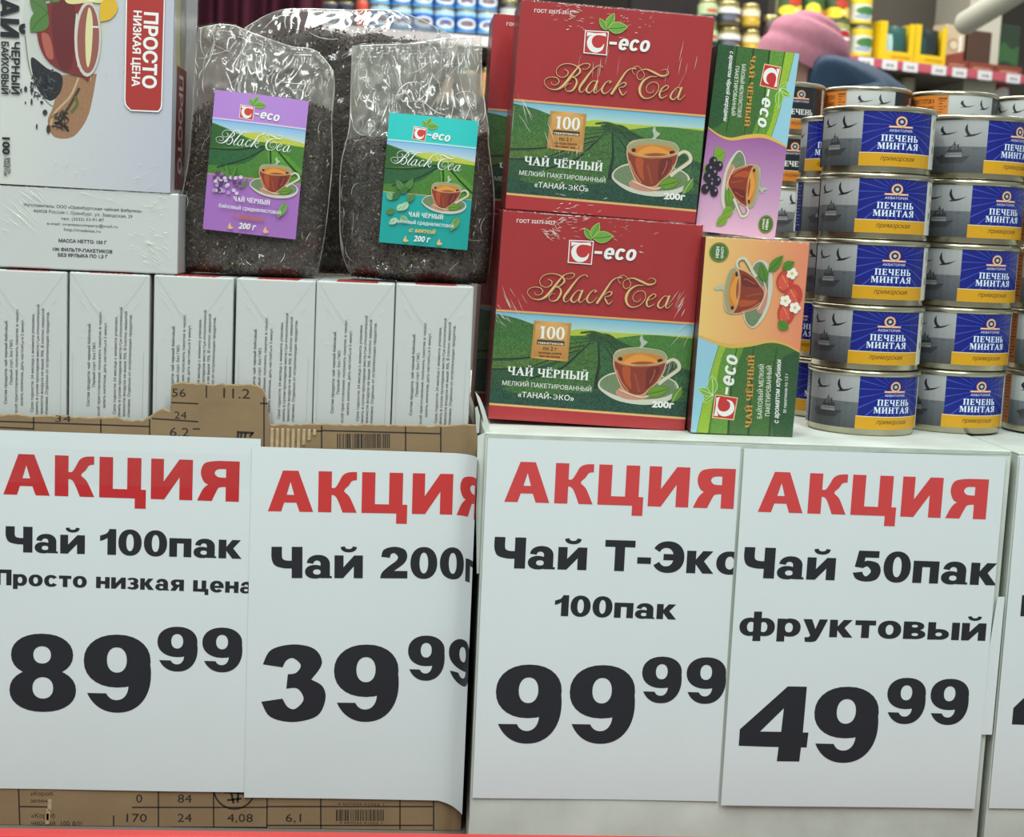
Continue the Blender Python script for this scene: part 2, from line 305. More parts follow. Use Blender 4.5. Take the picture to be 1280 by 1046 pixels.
_tc = {}
def winding(Ct, vs, E_):
    wn = np.zeros(len(Ct), int)
    for a_, b_ in E_:
        (ax, ay), (bx, by) = vs[a_], vs[b_]
        if ay == by: continue
        side = (bx-ax)*(Ct[:, 1]-ay)-(Ct[:, 0]-ax)*(by-ay)
        wn += ((ay <= Ct[:, 1]) & (by > Ct[:, 1]) & (side > 0)).astype(int)-((ay > Ct[:, 1]) & (by <= Ct[:, 1]) & (side < 0)).astype(int)
    return wn
def font_text(s, bold=0.0, shear=0.0):
    key = (s, bold, shear)
    if key in _tc: return _tc[key]
    cu = bpy.data.curves.new('t', 'FONT'); cu.body = s; cu.shear = shear; cu.resolution_u = 2; cu.fill_mode = 'NONE'
    o = bpy.data.objects.new('t', cu); COL.objects.link(o)
    dg = bpy.context.evaluated_depsgraph_get(); dg.update()
    me = bpy.data.meshes.new_from_object(o.evaluated_get(dg), depsgraph=dg)
    vs = [(v.co.x, v.co.y) for v in me.vertices]; ed = [tuple(e.vertices) for e in me.edges]
    if ed:      # fill by winding number, so that glyphs made of overlapping strokes stay whole
        nxt = dict(ed); used = set(); E_ = []; loops = []
        for a0 in list(nxt):
            if a0 in used: continue
            a_ = a0; loop = []
            while a_ not in used and a_ in nxt: used.add(a_); loop.append(a_); a_ = nxt[a_]
            E_ += [(loop[i], loop[(i+1) % len(loop)]) for i in range(len(loop))]; loops.append(loop)
        if bold:      # thicken the strokes: push every outline point outwards
            prv = {b: a for a, b in E_}; nx2 = dict(E_); out = list(vs); nrm = {}
            for k in prv:
                if k not in nx2: continue
                p_, c_, q_ = vs[prv[k]], vs[k], vs[nx2[k]]
                d1 = Vector((c_[0]-p_[0], c_[1]-p_[1])).normalized(); d2 = Vector((q_[0]-c_[0], q_[1]-c_[1])).normalized()
                n_ = Vector((d1.y+d2.y, -(d1.x+d2.x)))
                if n_.length < 1e-6: continue
                n_.normalize(); m_ = min(1.6, 1/max(.3, n_.dot(Vector((d2.y, -d2.x))))); nrm[k] = (n_.x, n_.y, m_)
            for loop in loops:      # which side is ink differs from font to font
                ks = [k for k in loop if k in nrm]
                if not ks: continue
                t_ = np.array([[vs[k][0]+nrm[k][0]*.004, vs[k][1]+nrm[k][1]*.004] for k in ks]); wi = winding(t_, vs, E_); sg = -1 if (wi != 0).mean() > .5 else 1
                for k in ks: out[k] = (vs[k][0]+nrm[k][0]*bold*nrm[k][2]*sg, vs[k][1]+nrm[k][1]*bold*nrm[k][2]*sg)
            vs = out
        cv, _, cf, *_r = delaunay_2d_cdt([Vector(v) for v in vs], E_, [], 0, 1e-7)
        P_ = np.array([[c_.x, c_.y] for c_ in cv]); F_ = np.array([list(f_) for f_ in cf]); Ct = P_[F_].mean(axis=1)
        wn = winding(Ct, vs, E_)
        vs = [tuple(p_) for p_ in P_.tolist()]; fs = [tuple(int(i) for i in f_) for f_ in F_[wn != 0]]
    else: fs = []
    bpy.data.objects.remove(o); bpy.data.curves.remove(cu); bpy.data.meshes.remove(me)
    _tc[key] = (vs, fs); return _tc[key]
_capH = max(v[1] for v in font_text('H')[0])

class Art:
    def __init__(s, w, h, quad=None, eps=1.3e-5):
        s.w, s.h, s.eps, s.L = w, h, eps, 0
        q = quad or [(0, 0), (1000, 0), (1000, 1000*h/w), (0, 1000*h/w)]
        dst = [(0, h), (w, h), (w, 0), (0, 0)]; A = []; B = []
        for (x, y), (u, v) in zip(q, dst):
            A.append([x, y, 1, 0, 0, 0, -u*x, -u*y]); B.append(u); A.append([0, 0, 0, x, y, 1, -v*x, -v*y]); B.append(v)
        s.H = np.linalg.solve(np.array(A, float), np.array(B, float))
        s.xf = (1, 0, 0, 0, 1, 0); s.V = []; s.F = []; s.C = []
    def crop(s, ox, oy, k): s.xf = (1/k, 0, ox, 0, 1/k, oy); return s
    def aff(s, a, b, c, d, e, f): s.xf = (a, b, c, d, e, f); return s
    def m(s, p):
        a, b, c, d, e, f = s.xf; x = a*p[0]+b*p[1]+c; y = d*p[0]+e*p[1]+f; H = s.H
        k = H[6]*x+H[7]*y+1
        return ((H[0]*x+H[1]*y+H[2])/k, (H[3]*x+H[4]*y+H[5])/k)
    def raw(s, pts, faces, cols, mapped=False):
        b = len(s.V); z = s.L*s.eps; s.L += 1
        s.V += [((p if mapped else s.m(p))+(z,)) for p in pts]
        s.F += [tuple(i+b for i in f) for f in faces]
        s.C += list(cols) if isinstance(cols, list) else [cols]*len(pts)
    def col(s, c, t=0): return (*c, t)
    def poly(s, pts, c, t=0, holes=(), mapped=False):
        loops = [pts]+list(holes); allp = [p for l in loops for p in l]
        tri = tessellate_polygon([[Vector((p[0], p[1], 0)) for p in l] for l in loops])
        s.raw(allp, [tuple(x) for x in tri], s.col(c, t), mapped)
    def sm(s, pts, c, t=0, n=6): s.poly(catmull(pts, True, n), c, t)
    def disc(s, cx, cy, rx, ry, c, t=0, n=24, e=2): s.poly(ell(cx, cy, rx, ry, 0, 360, n, e), c, t)
    def quadg(s, p, ca, cb, n=10, t=0, nx=1, fn=None):
        """gradient from top edge p0-p1 (ca) to bottom edge p3-p2 (cb)"""
        vs, cs, fs = [], [], []
        for j in range(n+1):
            k = j/n
            for i in range(nx+1):
                q = i/nx
                a = [p[0][x]*(1-q)+p[1][x]*q for x in (0, 1)]; b = [p[3][x]*(1-q)+p[2][x]*q for x in (0, 1)]
                vs.append((a[0]*(1-k)+b[0]*k, a[1]*(1-k)+b[1]*k))
                cs.append((*fn(q, k), t) if fn else (*[ca[x]*(1-k)+cb[x]*k for x in range(3)], t))
        for j in range(n):
            for i in range(nx): a = j*(nx+1)+i; fs.append((a, a+1, a+nx+2, a+nx+1))
        s.raw(vs, fs, cs)
    def band(s, pts, wd, c, t=0, closed=False, smooth=True):
        """stroke along points (x,y[,w])"""
        P = []
        full = [(p[0], p[1]) for p in pts]; W = [(p[2] if len(p) > 2 else wd) for p in pts]
        if smooth and len(pts) > 2:
            n = 5; xy = catmull(full, closed, n); ww = []
            N = len(pts)
            for i in range(N if closed else N-1):
                for k in range(n): ww.append(W[i]+(W[(i+1) % N]-W[i])*k/n)
            if not closed: ww.append(W[-1])
        else: xy, ww = full, W
        N = len(xy); vs = []; fs = []
        for i in range(N):
            a = xy[i-1] if (i > 0 or closed) else xy[i]; b = xy[(i+1) % N] if (i < N-1 or closed) else xy[i]
            dx, dy = b[0]-a[0], b[1]-a[1]; l = math.hypot(dx, dy) or 1; nx, ny = -dy/l*ww[i]/2, dx/l*ww[i]/2
            vs += [(xy[i][0]+nx, xy[i][1]+ny), (xy[i][0]-nx, xy[i][1]-ny)]
        for i in range(N if closed else N-1): j = (i+1) % N; fs.append((2*i, 2*i+1, 2*j+1, 2*j))
        s.raw(vs, fs, s.col(c, t))
    def _base(s, p0, p1, h):
        a = s.m(p0); b = s.m(p1); d = (b[0]-a[0], b[1]-a[1]); L = math.hypot(*d); ux = (d[0]/L, d[1]/L); uy = (-ux[1], ux[0])
        px = (p1[0]-p0[0], p1[1]-p0[1]); l = math.hypot(*px); q = s.m((p0[0]+px[1]/l*h, p0[1]-px[0]/l*h))
        H = math.hypot(q[0]-a[0], q[1]-a[1]); return a, ux, uy, L, H
    def text(s, t, p0, p1, h, c, bold=.0, shear=0, fit=True):
        vs, fs = font_text(t, bold, shear)
        if not vs: return
        a, ux, uy, L, H = s._base(p0, p1, h); x0 = min(v[0] for v in vs); x1 = max(v[0] for v in vs); ky = H/_capH; kx = L/(x1-x0) if fit else ky
        s.raw([(a[0]+ux[0]*(v[0]-x0)*kx+uy[0]*v[1]*ky, a[1]+ux[1]*(v[0]-x0)*kx+uy[1]*v[1]*ky) for v in vs], fs, s.col(c), True)
    def glyphs(s, t, p0, p1, h, c, font=None, gap=.08, shear=0, grow=0):
        f = font or G; a, ux, uy, L, H = s._base(p0, p1, h); x = 0; items = []
        for ch in t:
            wd, sh = f[ch]; items += [(x, q) for q in sh]; x += wd+gap
        kx = L/(x-gap); lay = s.L
        for qi, (ox, (o, hs)) in enumerate(items):
            mp = lambda l: [(a[0]+ux[0]*(ox+p[0]+shear*p[1])*kx+uy[0]*p[1]*H, a[1]+ux[1]*(ox+p[0]+shear*p[1])*kx+uy[1]*p[1]*H) for p in l]
            s.L = lay+(qi % 5)*.6; s.poly(mp(o), c, 0, [mp(k) for k in hs], True)
        s.L = lay+4
    def build(s, name, mat, parent, mp=None, clip=True, cuts_u=(), cuts_v=()):
        bm = bmesh.new(); cl = bm.verts.layers.float_color.new('c') if False else None
        vs = [bm.verts.new(v) for v in s.V]; lay = bm.loops.layers.float_color.new('Col')
        for f in s.F:
            if len(set(f)) < 3: continue
            try: fc = bm.faces.new([vs[i] for i in f])
            except ValueError: continue
            for lp, i in zip(fc.loops, f): lp[lay] = s.C[i]
        def cut(co, no, clear=False):
            g = bm.verts[:]+bm.edges[:]+bm.faces[:]
            bmesh.ops.bisect_plane(bm, geom=g, dist=1e-8, plane_co=co, plane_no=no, clear_outer=clear)
        if clip:
            cut((0, 0, 0), (-1, 0, 0), True); cut((s.w, 0, 0), (1, 0, 0), True); cut((0, 0, 0), (0, -1, 0), True); cut((0, s.h, 0), (0, 1, 0), True)
        for u in cuts_u: cut((u, 0, 0), (1, 0, 0))
        for v in cuts_v: cut((0, v, 0), (0, 1, 0))
        if cuts_u or cuts_v: bmesh.ops.triangulate(bm, faces=bm.faces[:])
        for v in bm.verts:
            u, q, z = v.co
            v.co = mp(u, q, z) if mp else (u, -.0002-z, q)
        me = bm_mesh(name, bm); 
        return obj(name, me, mat, parent)

WHITE = rgb(236, 238, 232); BLACK = rgb(24, 24, 26); GOLD = rgb(214, 168, 96); GREEN = rgb(62, 112, 48)
BT = [[(345,70,6),(310,110,14),(260,175,25),(205,240,24),(150,270,12),(90,262,6),(52,225,5),(55,190,6),(95,170,6),(150,175,8),(172,205,9),(150,232,6),(115,230,5),(108,210,4)],
 [(215,105,5),(245,125,9),(238,155,9),(200,172,6),(158,155,6),(148,115,6),(180,75,7),(240,60,7),(300,72,9),(340,100,16),(345,128,17),(312,160,10),(275,170,5)],
 [(300,130,5),(345,75,8),(395,58,7),(428,68,9),(415,95,6),(380,108,4),(365,98,4)],
 [(275,170,5),(310,182,12),(318,222,20),(285,275,15),(240,284,6),(222,258,5),(240,230,5),(270,222,4)],
 [(535,92,9),(515,74,7),(470,90,8),(425,140,17),(380,200,23),(345,250,20),(344,285,11),(370,288,5),(420,240,4)],
 [(482,206,8),(455,200,6),(415,240,13),(400,278,18),(425,296,10),(460,265,5),(490,210,5)], [(494,196,18),(472,250,20),(462,285,12),(480,296,6),(530,255,4)],
 [(588,216,12),(605,207,9),(588,198,6),(555,220,11),(528,268,18),(542,300,12),(575,293,6),(612,255,4)],
 [(812,100,12),(770,100,8),(730,125,12),(690,180,18),(645,250,22),(605,308,22)], [(655,250,4),(700,215,8),(728,220,12),(712,246,8),(672,255,6),(682,288,15),(702,314,9),(735,285,4)],
 [(860,110,6),(900,105,12),(960,130,20),(1020,158,18),(1068,150,10),(1080,125,7),(1050,105,5),(1020,118,4)],
 [(860,110,5),(825,130,5),(820,170,6),(845,190,6),(878,165,6),(870,125,5),(830,82,5),(790,92,6),(780,120,5),(800,150,4)],
 [(985,165,5),(930,165,10),(872,200,20),(842,260,26),(852,315,18),(890,340,10),(950,325,7),(995,272,7),(993,225,7),(960,208,6),(915,225,6),(895,265,6),(915,295,6),(950,290,5),(955,270,4)],
 [(1010,290,5),(1060,270,6),(1080,247,9),(1060,235,8),(1022,265,13),(1005,310,18),(1022,338,10),(1070,315,4)],
 [(1177,259,8),(1150,253,6),(1110,293,13),(1095,331,18),(1120,349,10),(1155,318,5),(1185,263,5)], [(1189,249,18),(1167,303,20),(1157,338,12),(1175,349,6),(1215,312,4)]]
def black_tea(a, aff, c, shadow=None, k=1.0):
    if shadow:
        x = list(aff); x[2] += .5*abs(aff[0])*6; x[5] += .5*abs(aff[4])*8; a.aff(*x)
        for st in BT: a.band([(p[0], p[1], p[2]*k) for p in st], 6, shadow)
    a.aff(*aff)
    for st in BT: a.band([(p[0], p[1], p[2]*k) for p in st], 6, c)
def leaf(a, p, q, wd, c, edge=None, vein=None):
    dx, dy = q[0]-p[0], q[1]-p[1]; nx, ny = -dy, dx; L = math.hypot(dx, dy); nx /= L; ny /= L
    pts = [(*p, 1), (p[0]+dx*.3+nx*wd*.85, p[1]+dy*.3+ny*wd*.85), (p[0]+dx*.65+nx*wd*.8, p[1]+dy*.65+ny*wd*.8), (*q, 1), (p[0]+dx*.65-nx*wd*.8, p[1]+dy*.65-ny*wd*.8), (p[0]+dx*.3-nx*wd*.85, p[1]+dy*.3-ny*wd*.85)]
    if edge:
        e = max(L*.05, 3); a.band([x[:2] for x in catmull(pts, True, 5)], e, edge, closed=True, smooth=False)
    if c: a.sm(pts, c)
    if vein: a.band([p, (p[0]+dx*.5+nx*wd*.1, p[1]+dy*.5+ny*wd*.1), (p[0]+dx*.9, p[1]+dy*.9)], L*.03, vein)
def logo(a, aff, red=rgb(190, 44, 44), rot=0, border=WHITE, leaves=True, outline=False, txt=WHITE):
    """square mark with a crescent letter, three leaves and the word after it; local units from a 1280-wide close view"""
    a.aff(*aff)
    a.poly([(118, 365), (482, 385), (450, 742), (95, 708)], border); a.poly([(132, 380), (468, 398), (437, 727), (110, 694)], red)
    a.sm([(150, 392, 1), (290, 410), (432, 408, 1), (443, 465, 1), (395, 448), (300, 440), (240, 475), (222, 540), (250, 605), (310, 632), (370, 615), (404, 568, 1), (408, 590), (380, 660), (300, 698), (215, 680), (160, 610), (150, 530), (180, 465), (225, 432), (150, 458, 1)], WHITE, n=5)
    if leaves:
        if outline:
            for p, q, w_ in (((470, 360), (350, 190), 45), ((470, 350), (560, 110), 55), ((480, 345), (765, 315), 80)): leaf(a, p, q, w_, rgb(120, 175, 50), rgb(225, 238, 190), rgb(225, 238, 190))
        else:
            for p, q, w_ in (((450, 365), (340, 190), 48), ((450, 330), (560, 115), 62), ((468, 340), (765, 315), 88)): leaf(a, p, q, w_, rgb(110, 165, 60), rgb(190, 205, 110), rgb(40, 80, 24))
    a.poly([(492, 535), (605, 543), (600, 583), (488, 575)], txt)
    a.glyphs('есо', (612, 655), (1080, 690), 232, txt, G, .10, .22)
def cup(a, aff, saucer=True, steam=True, leafs=True):
    """glass cup of tea on a saucer, local units from a 1280x1006 close view"""
    a.aff(*aff)
    if saucer:
        a.sm([(55, 580), (120, 500), (260, 450), (560, 440), (860, 520), (965, 610), (930, 720), (780, 800), (540, 820), (270, 770), (90, 660)], rgb(206, 204, 186))
        a.sm([(75, 575), (140, 505), (280, 465), (560, 455), (850, 530), (940, 610), (900, 690), (760, 745), (540, 760), (290, 725), (110, 640)], rgb(112, 132, 96), .2)
        a.sm([(255, 670), (330, 620), (480, 650), (640, 700), (560, 760), (400, 760), (290, 725)], rgb(196, 140, 116))
    if steam:
        a.sm([(520, 250), (500, 190), (545, 140), (530, 70), (560, 30), (575, 80), (620, 110), (575, 160), (550, 200), (555, 250)], rgb(176, 190, 168))
    a.band([(830, 350), (900, 315), (960, 345), (975, 410), (920, 460), (800, 540), (740, 590)], 40, rgb(214, 206, 180)); a.band([(850, 360), (900, 335), (940, 360), (945, 405), (890, 450), (800, 510)], 14, rgb(96, 116, 66))
    a.sm([(228, 260, 1), (230, 380), (280, 540), (330, 640), (400, 700), (480, 725), (560, 715), (640, 650), (740, 560), (810, 440), (845, 290, 1), (780, 210), (540, 172), (300, 190)], rgb(206, 170, 132))
    a.sm([(240, 320, 1), (250, 400), (295, 540), (350, 640), (420, 690), (490, 710), (560, 700), (630, 640), (720, 560), (795, 440), (822, 345, 1), (700, 380), (520, 390), (340, 370)], rgb(138, 52, 32))
    a.sm([(420, 400), (330, 400), (360, 560), (430, 640), (420, 520)], rgb(178, 78, 36)); a.sm([(620, 410), (760, 400), (700, 540), (600, 640), (600, 520)], rgb(110, 34, 26))
    a.disc(535, 285, 305, 108, rgb(158, 158, 116)); a.disc(530, 312, 270, 78, rgb(206, 128, 44), n=30)
    a.sm([(340, 340), (520, 250), (740, 330), (600, 375), (420, 372)], rgb(226, 150, 60)); a.sm([(420, 355), (560, 330), (700, 350), (560, 385)], rgb(160, 74, 30))
    a.disc(310, 300, 26, 22, rgb(48, 22, 16)); a.disc(762, 325, 34, 22, rgb(48, 22, 16))
    a.band([(232, 265), (300, 330), (520, 372), (740, 350), (845, 295)], 10, rgb(204, 168, 134)); a.band([(234, 262), (300, 195), (530, 172), (780, 215), (846, 290)], 7, rgb(190, 192, 160)); a.band([(470, 470), (500, 580), (520, 680)], 26, rgb(158, 70, 42)); a.band([(700, 420), (690, 480), (640, 580)], 10, rgb(190, 96, 60))
    a.band([(262, 420), (320, 560), (400, 670)], 12, rgb(214, 130, 96)); a.band([(300, 650), (420, 700), (560, 735), (700, 690)], 16, rgb(230, 196, 170))
    if leafs: leaf(a, (600, 700), (860, 640), 62, rgb(106, 148, 36), rgb(80, 120, 40), rgb(60, 90, 20))
def fields(a, sc, x0, y0):
    """rows of tea bushes on hills, local close-view units of a 1126x1046 window"""
    a.aff(sc, 0, x0, 0, sc, y0)
    g1, g2, dk = rgb(78, 126, 46), rgb(38, 78, 48), rgb(16, 38, 24)
    a.sm([(740, 215, 1), (860, 205), (1100, 235), (1500, 262), (2140, 310), (2140, 420, 1), (740, 330, 1)], rgb(176, 192, 64), .1)
    a.sm([(1180, 300, 1), (1500, 268), (1800, 290), (2140, 330, 1), (2140, 700, 1), (1200, 520, 1)], rgb(70, 122, 48), .35)
    a.sm([(-60, 30, 1), (200, 90), (420, 170), (700, 260), (860, 270), (1100, 250), (1220, 320, 1), (1900, 620), (2140, 700, 1), (2140, 1100, 1), (-80, 1050, 1)], g2, .62)
    a.sm([(-60, 40, 1), (200, 95), (400, 165), (520, 250), (300, 285), (-60, 290, 1)], rgb(58, 104, 44), .55)
    for k, (ya, yb) in enumerate(((290, 270), (350, 300), (420, 330), (520, 360))):
        a.sm([(-60, ya, 1), (300, ya-20), (930, yb, 1), (930, yb+25, 1), (400, ya+60), (-60, ya+75, 1)], rgb(60+6*k, 110, 46), .55)
        a.band([(-60, ya+78), (300, ya+66), (640, ya*.4+yb*.6+46), (930, yb+28)], 12, dk)
    a.sm([(940, 320, 1), (700, 500), (250, 720), (60, 800), (-60, 1050, 1), (900, 1060, 1), (1010, 600), (1010, 340, 1)], rgb(62, 104, 46), .62)
    a.sm([(1040, 340, 1), (1030, 600), (1010, 800), (1400, 1060, 1), (2140, 1060, 1), (2140, 800), (1500, 560), (1120, 350, 1)], rgb(48, 92, 50), .62)
    a.band([(1018, 330, 8), (1025, 560, 24), (1000, 700, 36), (990, 800, 40)], 10, dk); a.band([(945, 330, 8), (820, 450, 18), (640, 600, 22), (330, 700, 16)], 10, dk)
    a.band([(1075, 350, 5), (1160, 500, 14), (1240, 640, 18)], 10, dk); a.band([(1120, 345, 5), (1230, 440, 12), (1330, 540, 14)], 10, dk)
    for k in range(6): a.band([(1130+70*k, 370+30*k, 8), (1200+90*k, 470+40*k, 12), (1260+130*k, 640+40*k, 16)], 10, rgb(30, 62, 34), .4)
    for k in range(5): a.band([(840+60*k, 240+20*k, 14), (960+60*k, 232+22*k, 22), (1080+55*k, 262+26*k, 12)], 14, rgb(44, 80, 26), .45)
    a.sm([(-80, 760, 1), (300, 860), (900, 840), (1400, 900), (2200, 960, 1), (2200, 1400, 1), (-80, 1400, 1)], rgb(26, 70, 52), .70)

# ------------------------------------------------------------------ the shop behind (setting)
fl = struct(obj('floor', box_mesh('floor', -5, -3, -.05, 6, 6.6, 0), M['floor']))
wl = struct(obj('wall_back', box_mesh('wall_back', -5, 6.4, 0, 6, 6.5, 3.2), M['wall']))

# curtain
CURW = at(400, 30, 2.7).x-at(150, 30, 2.7).x
vs, fs = [], []
n, m_ = 90, 12
for j in range(m_+1):
    for i in range(n+1):
        x = i/n; vs.append((x*CURW, .045*math.sin(x*46+.6*math.sin(j*.3))+.02*math.sin(x*17), j/m_*2.3))
for j in range(m_):
    for i in range(n): a_ = j*(n+1)+i; fs.append((a_, a_+1, a_+n+2, a_+n+1))
cur = obj('curtain', mesh('curtain', vs, fs, True), M['curtain'])
sol = cur.modifiers.new('s', 'SOLIDIFY'); sol.thickness = .008
cur.location = (at(150, 30, 2.7).x, 2.7, 0)
tag(cur, 'dark maroon hanging cloth with soft folds behind the bags of loose tea', 'curtain')

def goods(name, label, cat, px0, px1, ytop, ybot, plane, kind, cols, group, depth=None):
    """a tin, jar or pack on a far shelf, stood where the plane of shelf fronts is"""
    Y, yaw, X0 = plane
    a = at(px0, ybot, Y, yaw, X0); b = at(px1, ybot, Y, yaw, X0); tp = at((px0+px1)/2, ytop, Y, yaw, X0)
    mid = (a+b)/2; wd = (b-a).length; h = tp.z-mid.z
    dy = Vector((-math.sin(yaw), math.cos(yaw), 0))
    if kind in ('tin', 'jar'):
        r = wd/2*.97; t = thing(name, label, cat, mid+dy*r, yaw, group)
        body = lathe('b', [(0, 0), (r*.96, 0), (r, h*.03), (r, h*.93), (r*.97, h*.95)] if kind == 'tin' else [(0, 0), (r*.9, 0), (r, h*.06), (r, h*.78), (r*.82, h*.86)], 28)
        set_col(body, lambda f: cols[0]); obj('body', body, M['far_print'], t)
        if kind == 'tin': obj('lid', lathe('l', [(r*.99, h*.93), (r*1.02, h*.95), (r*1.02, h*.985), (r*.93, h), (r*.92, h*.97), (0, h*.97)], 28), M['lid'], t)
        else: obj('lid', lathe('l', [(r*.86, h*.85), (r*.88, h*.87), (r*.88, h*.99), (r*.84, h), (0, h)], 28), M['lid'], t)
        A = Art(1, 1, [(0, 0), (100, 0), (100, 100), (0, 100)], .0002)
        cols[1](A); 
        lo, hi = (.06, .9) if kind == 'tin' else (.12, .72)
        def mp(u, v, z, r=r, h=h): 
            an = (u-.5)*PI*.98; rr = r*1.012+z; return (rr*math.sin(an), -rr*math.cos(an), h*(lo+(hi-lo)*v))
        A.build('label', M['far_print'], t, mp, True, [i/10 for i in range(1, 10)])
    return t
def lbl(bg, band=None, blobs=(), band2=None, ring=None):
    def f(A):
        A.poly([(0, 0), (100, 0), (100, 100), (0, 100)], bg)
        if band: A.poly([(0, band[0]), (100, band[0]), (100, band[1]), (0, band[1])], band[2])
        if band2: A.poly([(0, band2[0]), (100, band2[0]), (100, band2[1]), (0, band2[1])], band2[2])
        for (x, y, rx, ry, c) in blobs: A.disc(x, y, rx, ry, c, 0, 12)
        if ring: A.disc(50, 45, 30, 34, WHITE, 0, 20); A.disc(50, 45, 26, 30, ring, 0, 20); A.poly([(28, 40), (72, 40), (72, 52), (28, 52)], WHITE)
    return f
# shelf run on the left of the background
PLA = (3.85, math.radians(9), .0)
def shelf_run(name, label, plane, px0, px1, pyl, pyr, strip_h, depth, mats, back_px=None, up=.7, down=.5):
    Y, yaw, X0 = plane
    a = at(px0, pyl, Y, yaw, X0); b = at(px1, pyr, Y, yaw, X0); L = (b-a).length
    t = thing(name, label, 'shelf', (a.x, a.y, 0), yaw); z = (a.z+b.z)/2
    obj('shelf_board', box_mesh('s', -.02, -.03, z-.035, L+.02, depth, z-.008, .003), M['shelf'], t)
    obj('price_strip', box_mesh('s', -.02, -.045, z-.008-strip_h, L+.02, -.03, z-.006, .002), mats[0], t)
    obj('shelf_back', box_mesh('s', -.02, depth, 0, L+.02, depth+.03, z+up), mats[1], t)
    obj('shelf_board', box_mesh('s', -.02, -.03, z-down-.03, L+.02, depth, z-down, .003), M['shelf'], t)
    obj('base_panel', box_mesh('s', -.02, 0, 0, L+.02, .03, z-down-.03), M['shelf'], t)
    return t, a, z, L
ta, a0, za, La = shelf_run('wall_shelf', 'far steel shelf of blue tins with a white and red price strip', PLA, 398, 760, 30, 57, .032, .42, (M['strip_white'], M['shelf_dark']))
blue1 = lbl(rgb(60, 130, 200), (0, 22, rgb(170, 205, 225)), [(50, 62, 34, 26, rgb(225, 232, 238)), (50, 56, 20, 13, rgb(60, 90, 160)), (38, 66, 9, 9, rgb(150, 110, 100)), (62, 66, 9, 9, rgb(140, 120, 110))], (84, 100, rgb(90, 165, 215)))
blue2 = lbl(rgb(36, 100, 180), (0, 18, rgb(150, 200, 230)), [(50, 60, 36, 28, rgb(214, 224, 232)), (50, 58, 22, 16, rgb(120, 100, 110))], (86, 100, rgb(60, 130, 200)))
k = 0
for row in (0, 1):
    for c in range(6):
        x = 463+27*c; yb = 41-29.5*row+(x-565)*.06
        k += 1
        goods('milk_tin', ('blue and white tin %s, %s' % (['in the lower row', 'in the upper row'][row], ['directly right of the orange tub', 'second from the orange tub', 'third from the orange tub', 'fourth from the orange tub', 'fifth from the orange tub', 'sixth from the orange tub'][c])), 'tin', x, x+26, yb-29, yb, PLA, 'tin', (rgb(150, 180, 200), blue1 if (c+row) % 2 else blue2), 'blue and white tins on the far shelf')
for i, x in enumerate((404, 424)):
    goods('grey_tin', 'grey spotted tin on the far shelf, %s beside the curtain' % ['nearest', 'second'][i], 'tin', x, x+19, 2, 32+(x-404)*.06, PLA, 'tin', (rgb(110, 116, 130), lbl(rgb(96, 104, 122), (0, 30, rgb(50, 56, 72)), [(28, 60, 14, 14, rgb(170, 178, 190)), (68, 66, 14, 14, rgb(160, 168, 184))])), 'grey tins by the curtain')
goods('red_tub', 'orange red tub left of the blue tins on the far shelf', 'tub', 445, 461, -6, 34, PLA, 'jar', (rgb(190, 70, 44), lbl(rgb(196, 72, 46))), None)
goods('dark_jar', 'dark jar with a pale label right of the blue tins', 'jar', 626, 650, -4, 46, PLA, 'jar', (rgb(40, 42, 40), lbl(rgb(190, 196, 184), (50, 100, rgb(52, 60, 52)))), None)
for i, x in enumerate((600, 622)):
    goods('gold_jar', 'gold topped jar on the lower far shelf, %s of two' % ['left', 'right'][i], 'jar', x, x+20, 84, 122+i, PLA, 'jar', (rgb(196, 150, 60), lbl(rgb(206, 160, 76), (0, 20, rgb(220, 150, 120)))), None)
for i, x in enumerate((470, 505, 540, 572)):
    goods('grey_carton_tub', 'plain grey tub on the lower far shelf, %s seen through the clear bag' % ['first', 'second', 'third', 'fourth'][i], 'tub', x, x+28, 82+i*2, 122+i*2, PLA, 'tin', (rgb(150, 140, 130), lbl(rgb([120, 90, 150, 96][i], [112, 84, 130, 90][i], [104, 80, 110, 84][i]))), 'tubs on the lower far shelf')
def price_tag(t, x, z, wd, h, y=-.049):
    o = obj('price_tag', box_mesh('p', x, y, z, x+wd, y+.002, z+h), M['tag'], t)
    A = Art(wd, h); A.text('59-90' if random.random() < .5 else '74-90', (250, 1000*h/wd*.72), (760, 1000*h/wd*.72), 1000*h/wd*.3, BLACK, .02)
    q = A.build('figures', M['far_print'], o, lambda u, v, zz: (x+u, y-.0004-zz, z+v))
# tags sit on the strip
for xx in (.36, .62): price_tag(ta, xx, za-.038, .10, .03)

# shelf run on the right
PLB = (3.75, math.radians(20), 1.2)
tb, b0, zb, Lb = shelf_run('wall_shelf', 'far shelf with a pink strip of price tags under the yellow packs', PLB, 1040, 1279, 67.5, 93, .030, .38, (M['strip_red'], M['wall']), up=1.0)
Yb, yawb, Xb = PLB
tc_, c0_, zc_, Lc_ = shelf_run('wall_shelf', 'far shelf of jars hidden below by the purple tea box', PLB, 862, 1036, 62, 78, .030, .38, (M['strip_red'], M['shelf_dark']), up=1.0)
for px in (1062, 1092, 1118, 1154, 1180, 1212, 1248):
    q = at(px, 80, *PLB); s_ = (Vector((q.x, q.y, 0))-Vector((b0.x, b0.y, 0))).length; price_tag(tb, s_, zb-.040, .064, .032)
yl = lambda px: (53+(px-900)*.105 if px > 1037 else 64+(px-900)*.09)          # where the shelf top runs
olive = lbl(rgb(226, 226, 220), (34, 100, rgb(60, 62, 66)), [(40, 62, 22, 20, rgb(96, 98, 110)), (66, 76, 14, 12, rgb(170, 150, 110))])
corn = lbl(rgb(222, 218, 190), (38, 100, rgb(196, 160, 50)), [(40, 64, 10, 9, rgb(226, 196, 90)), (64, 78, 11, 9, rgb(230, 200, 96))])
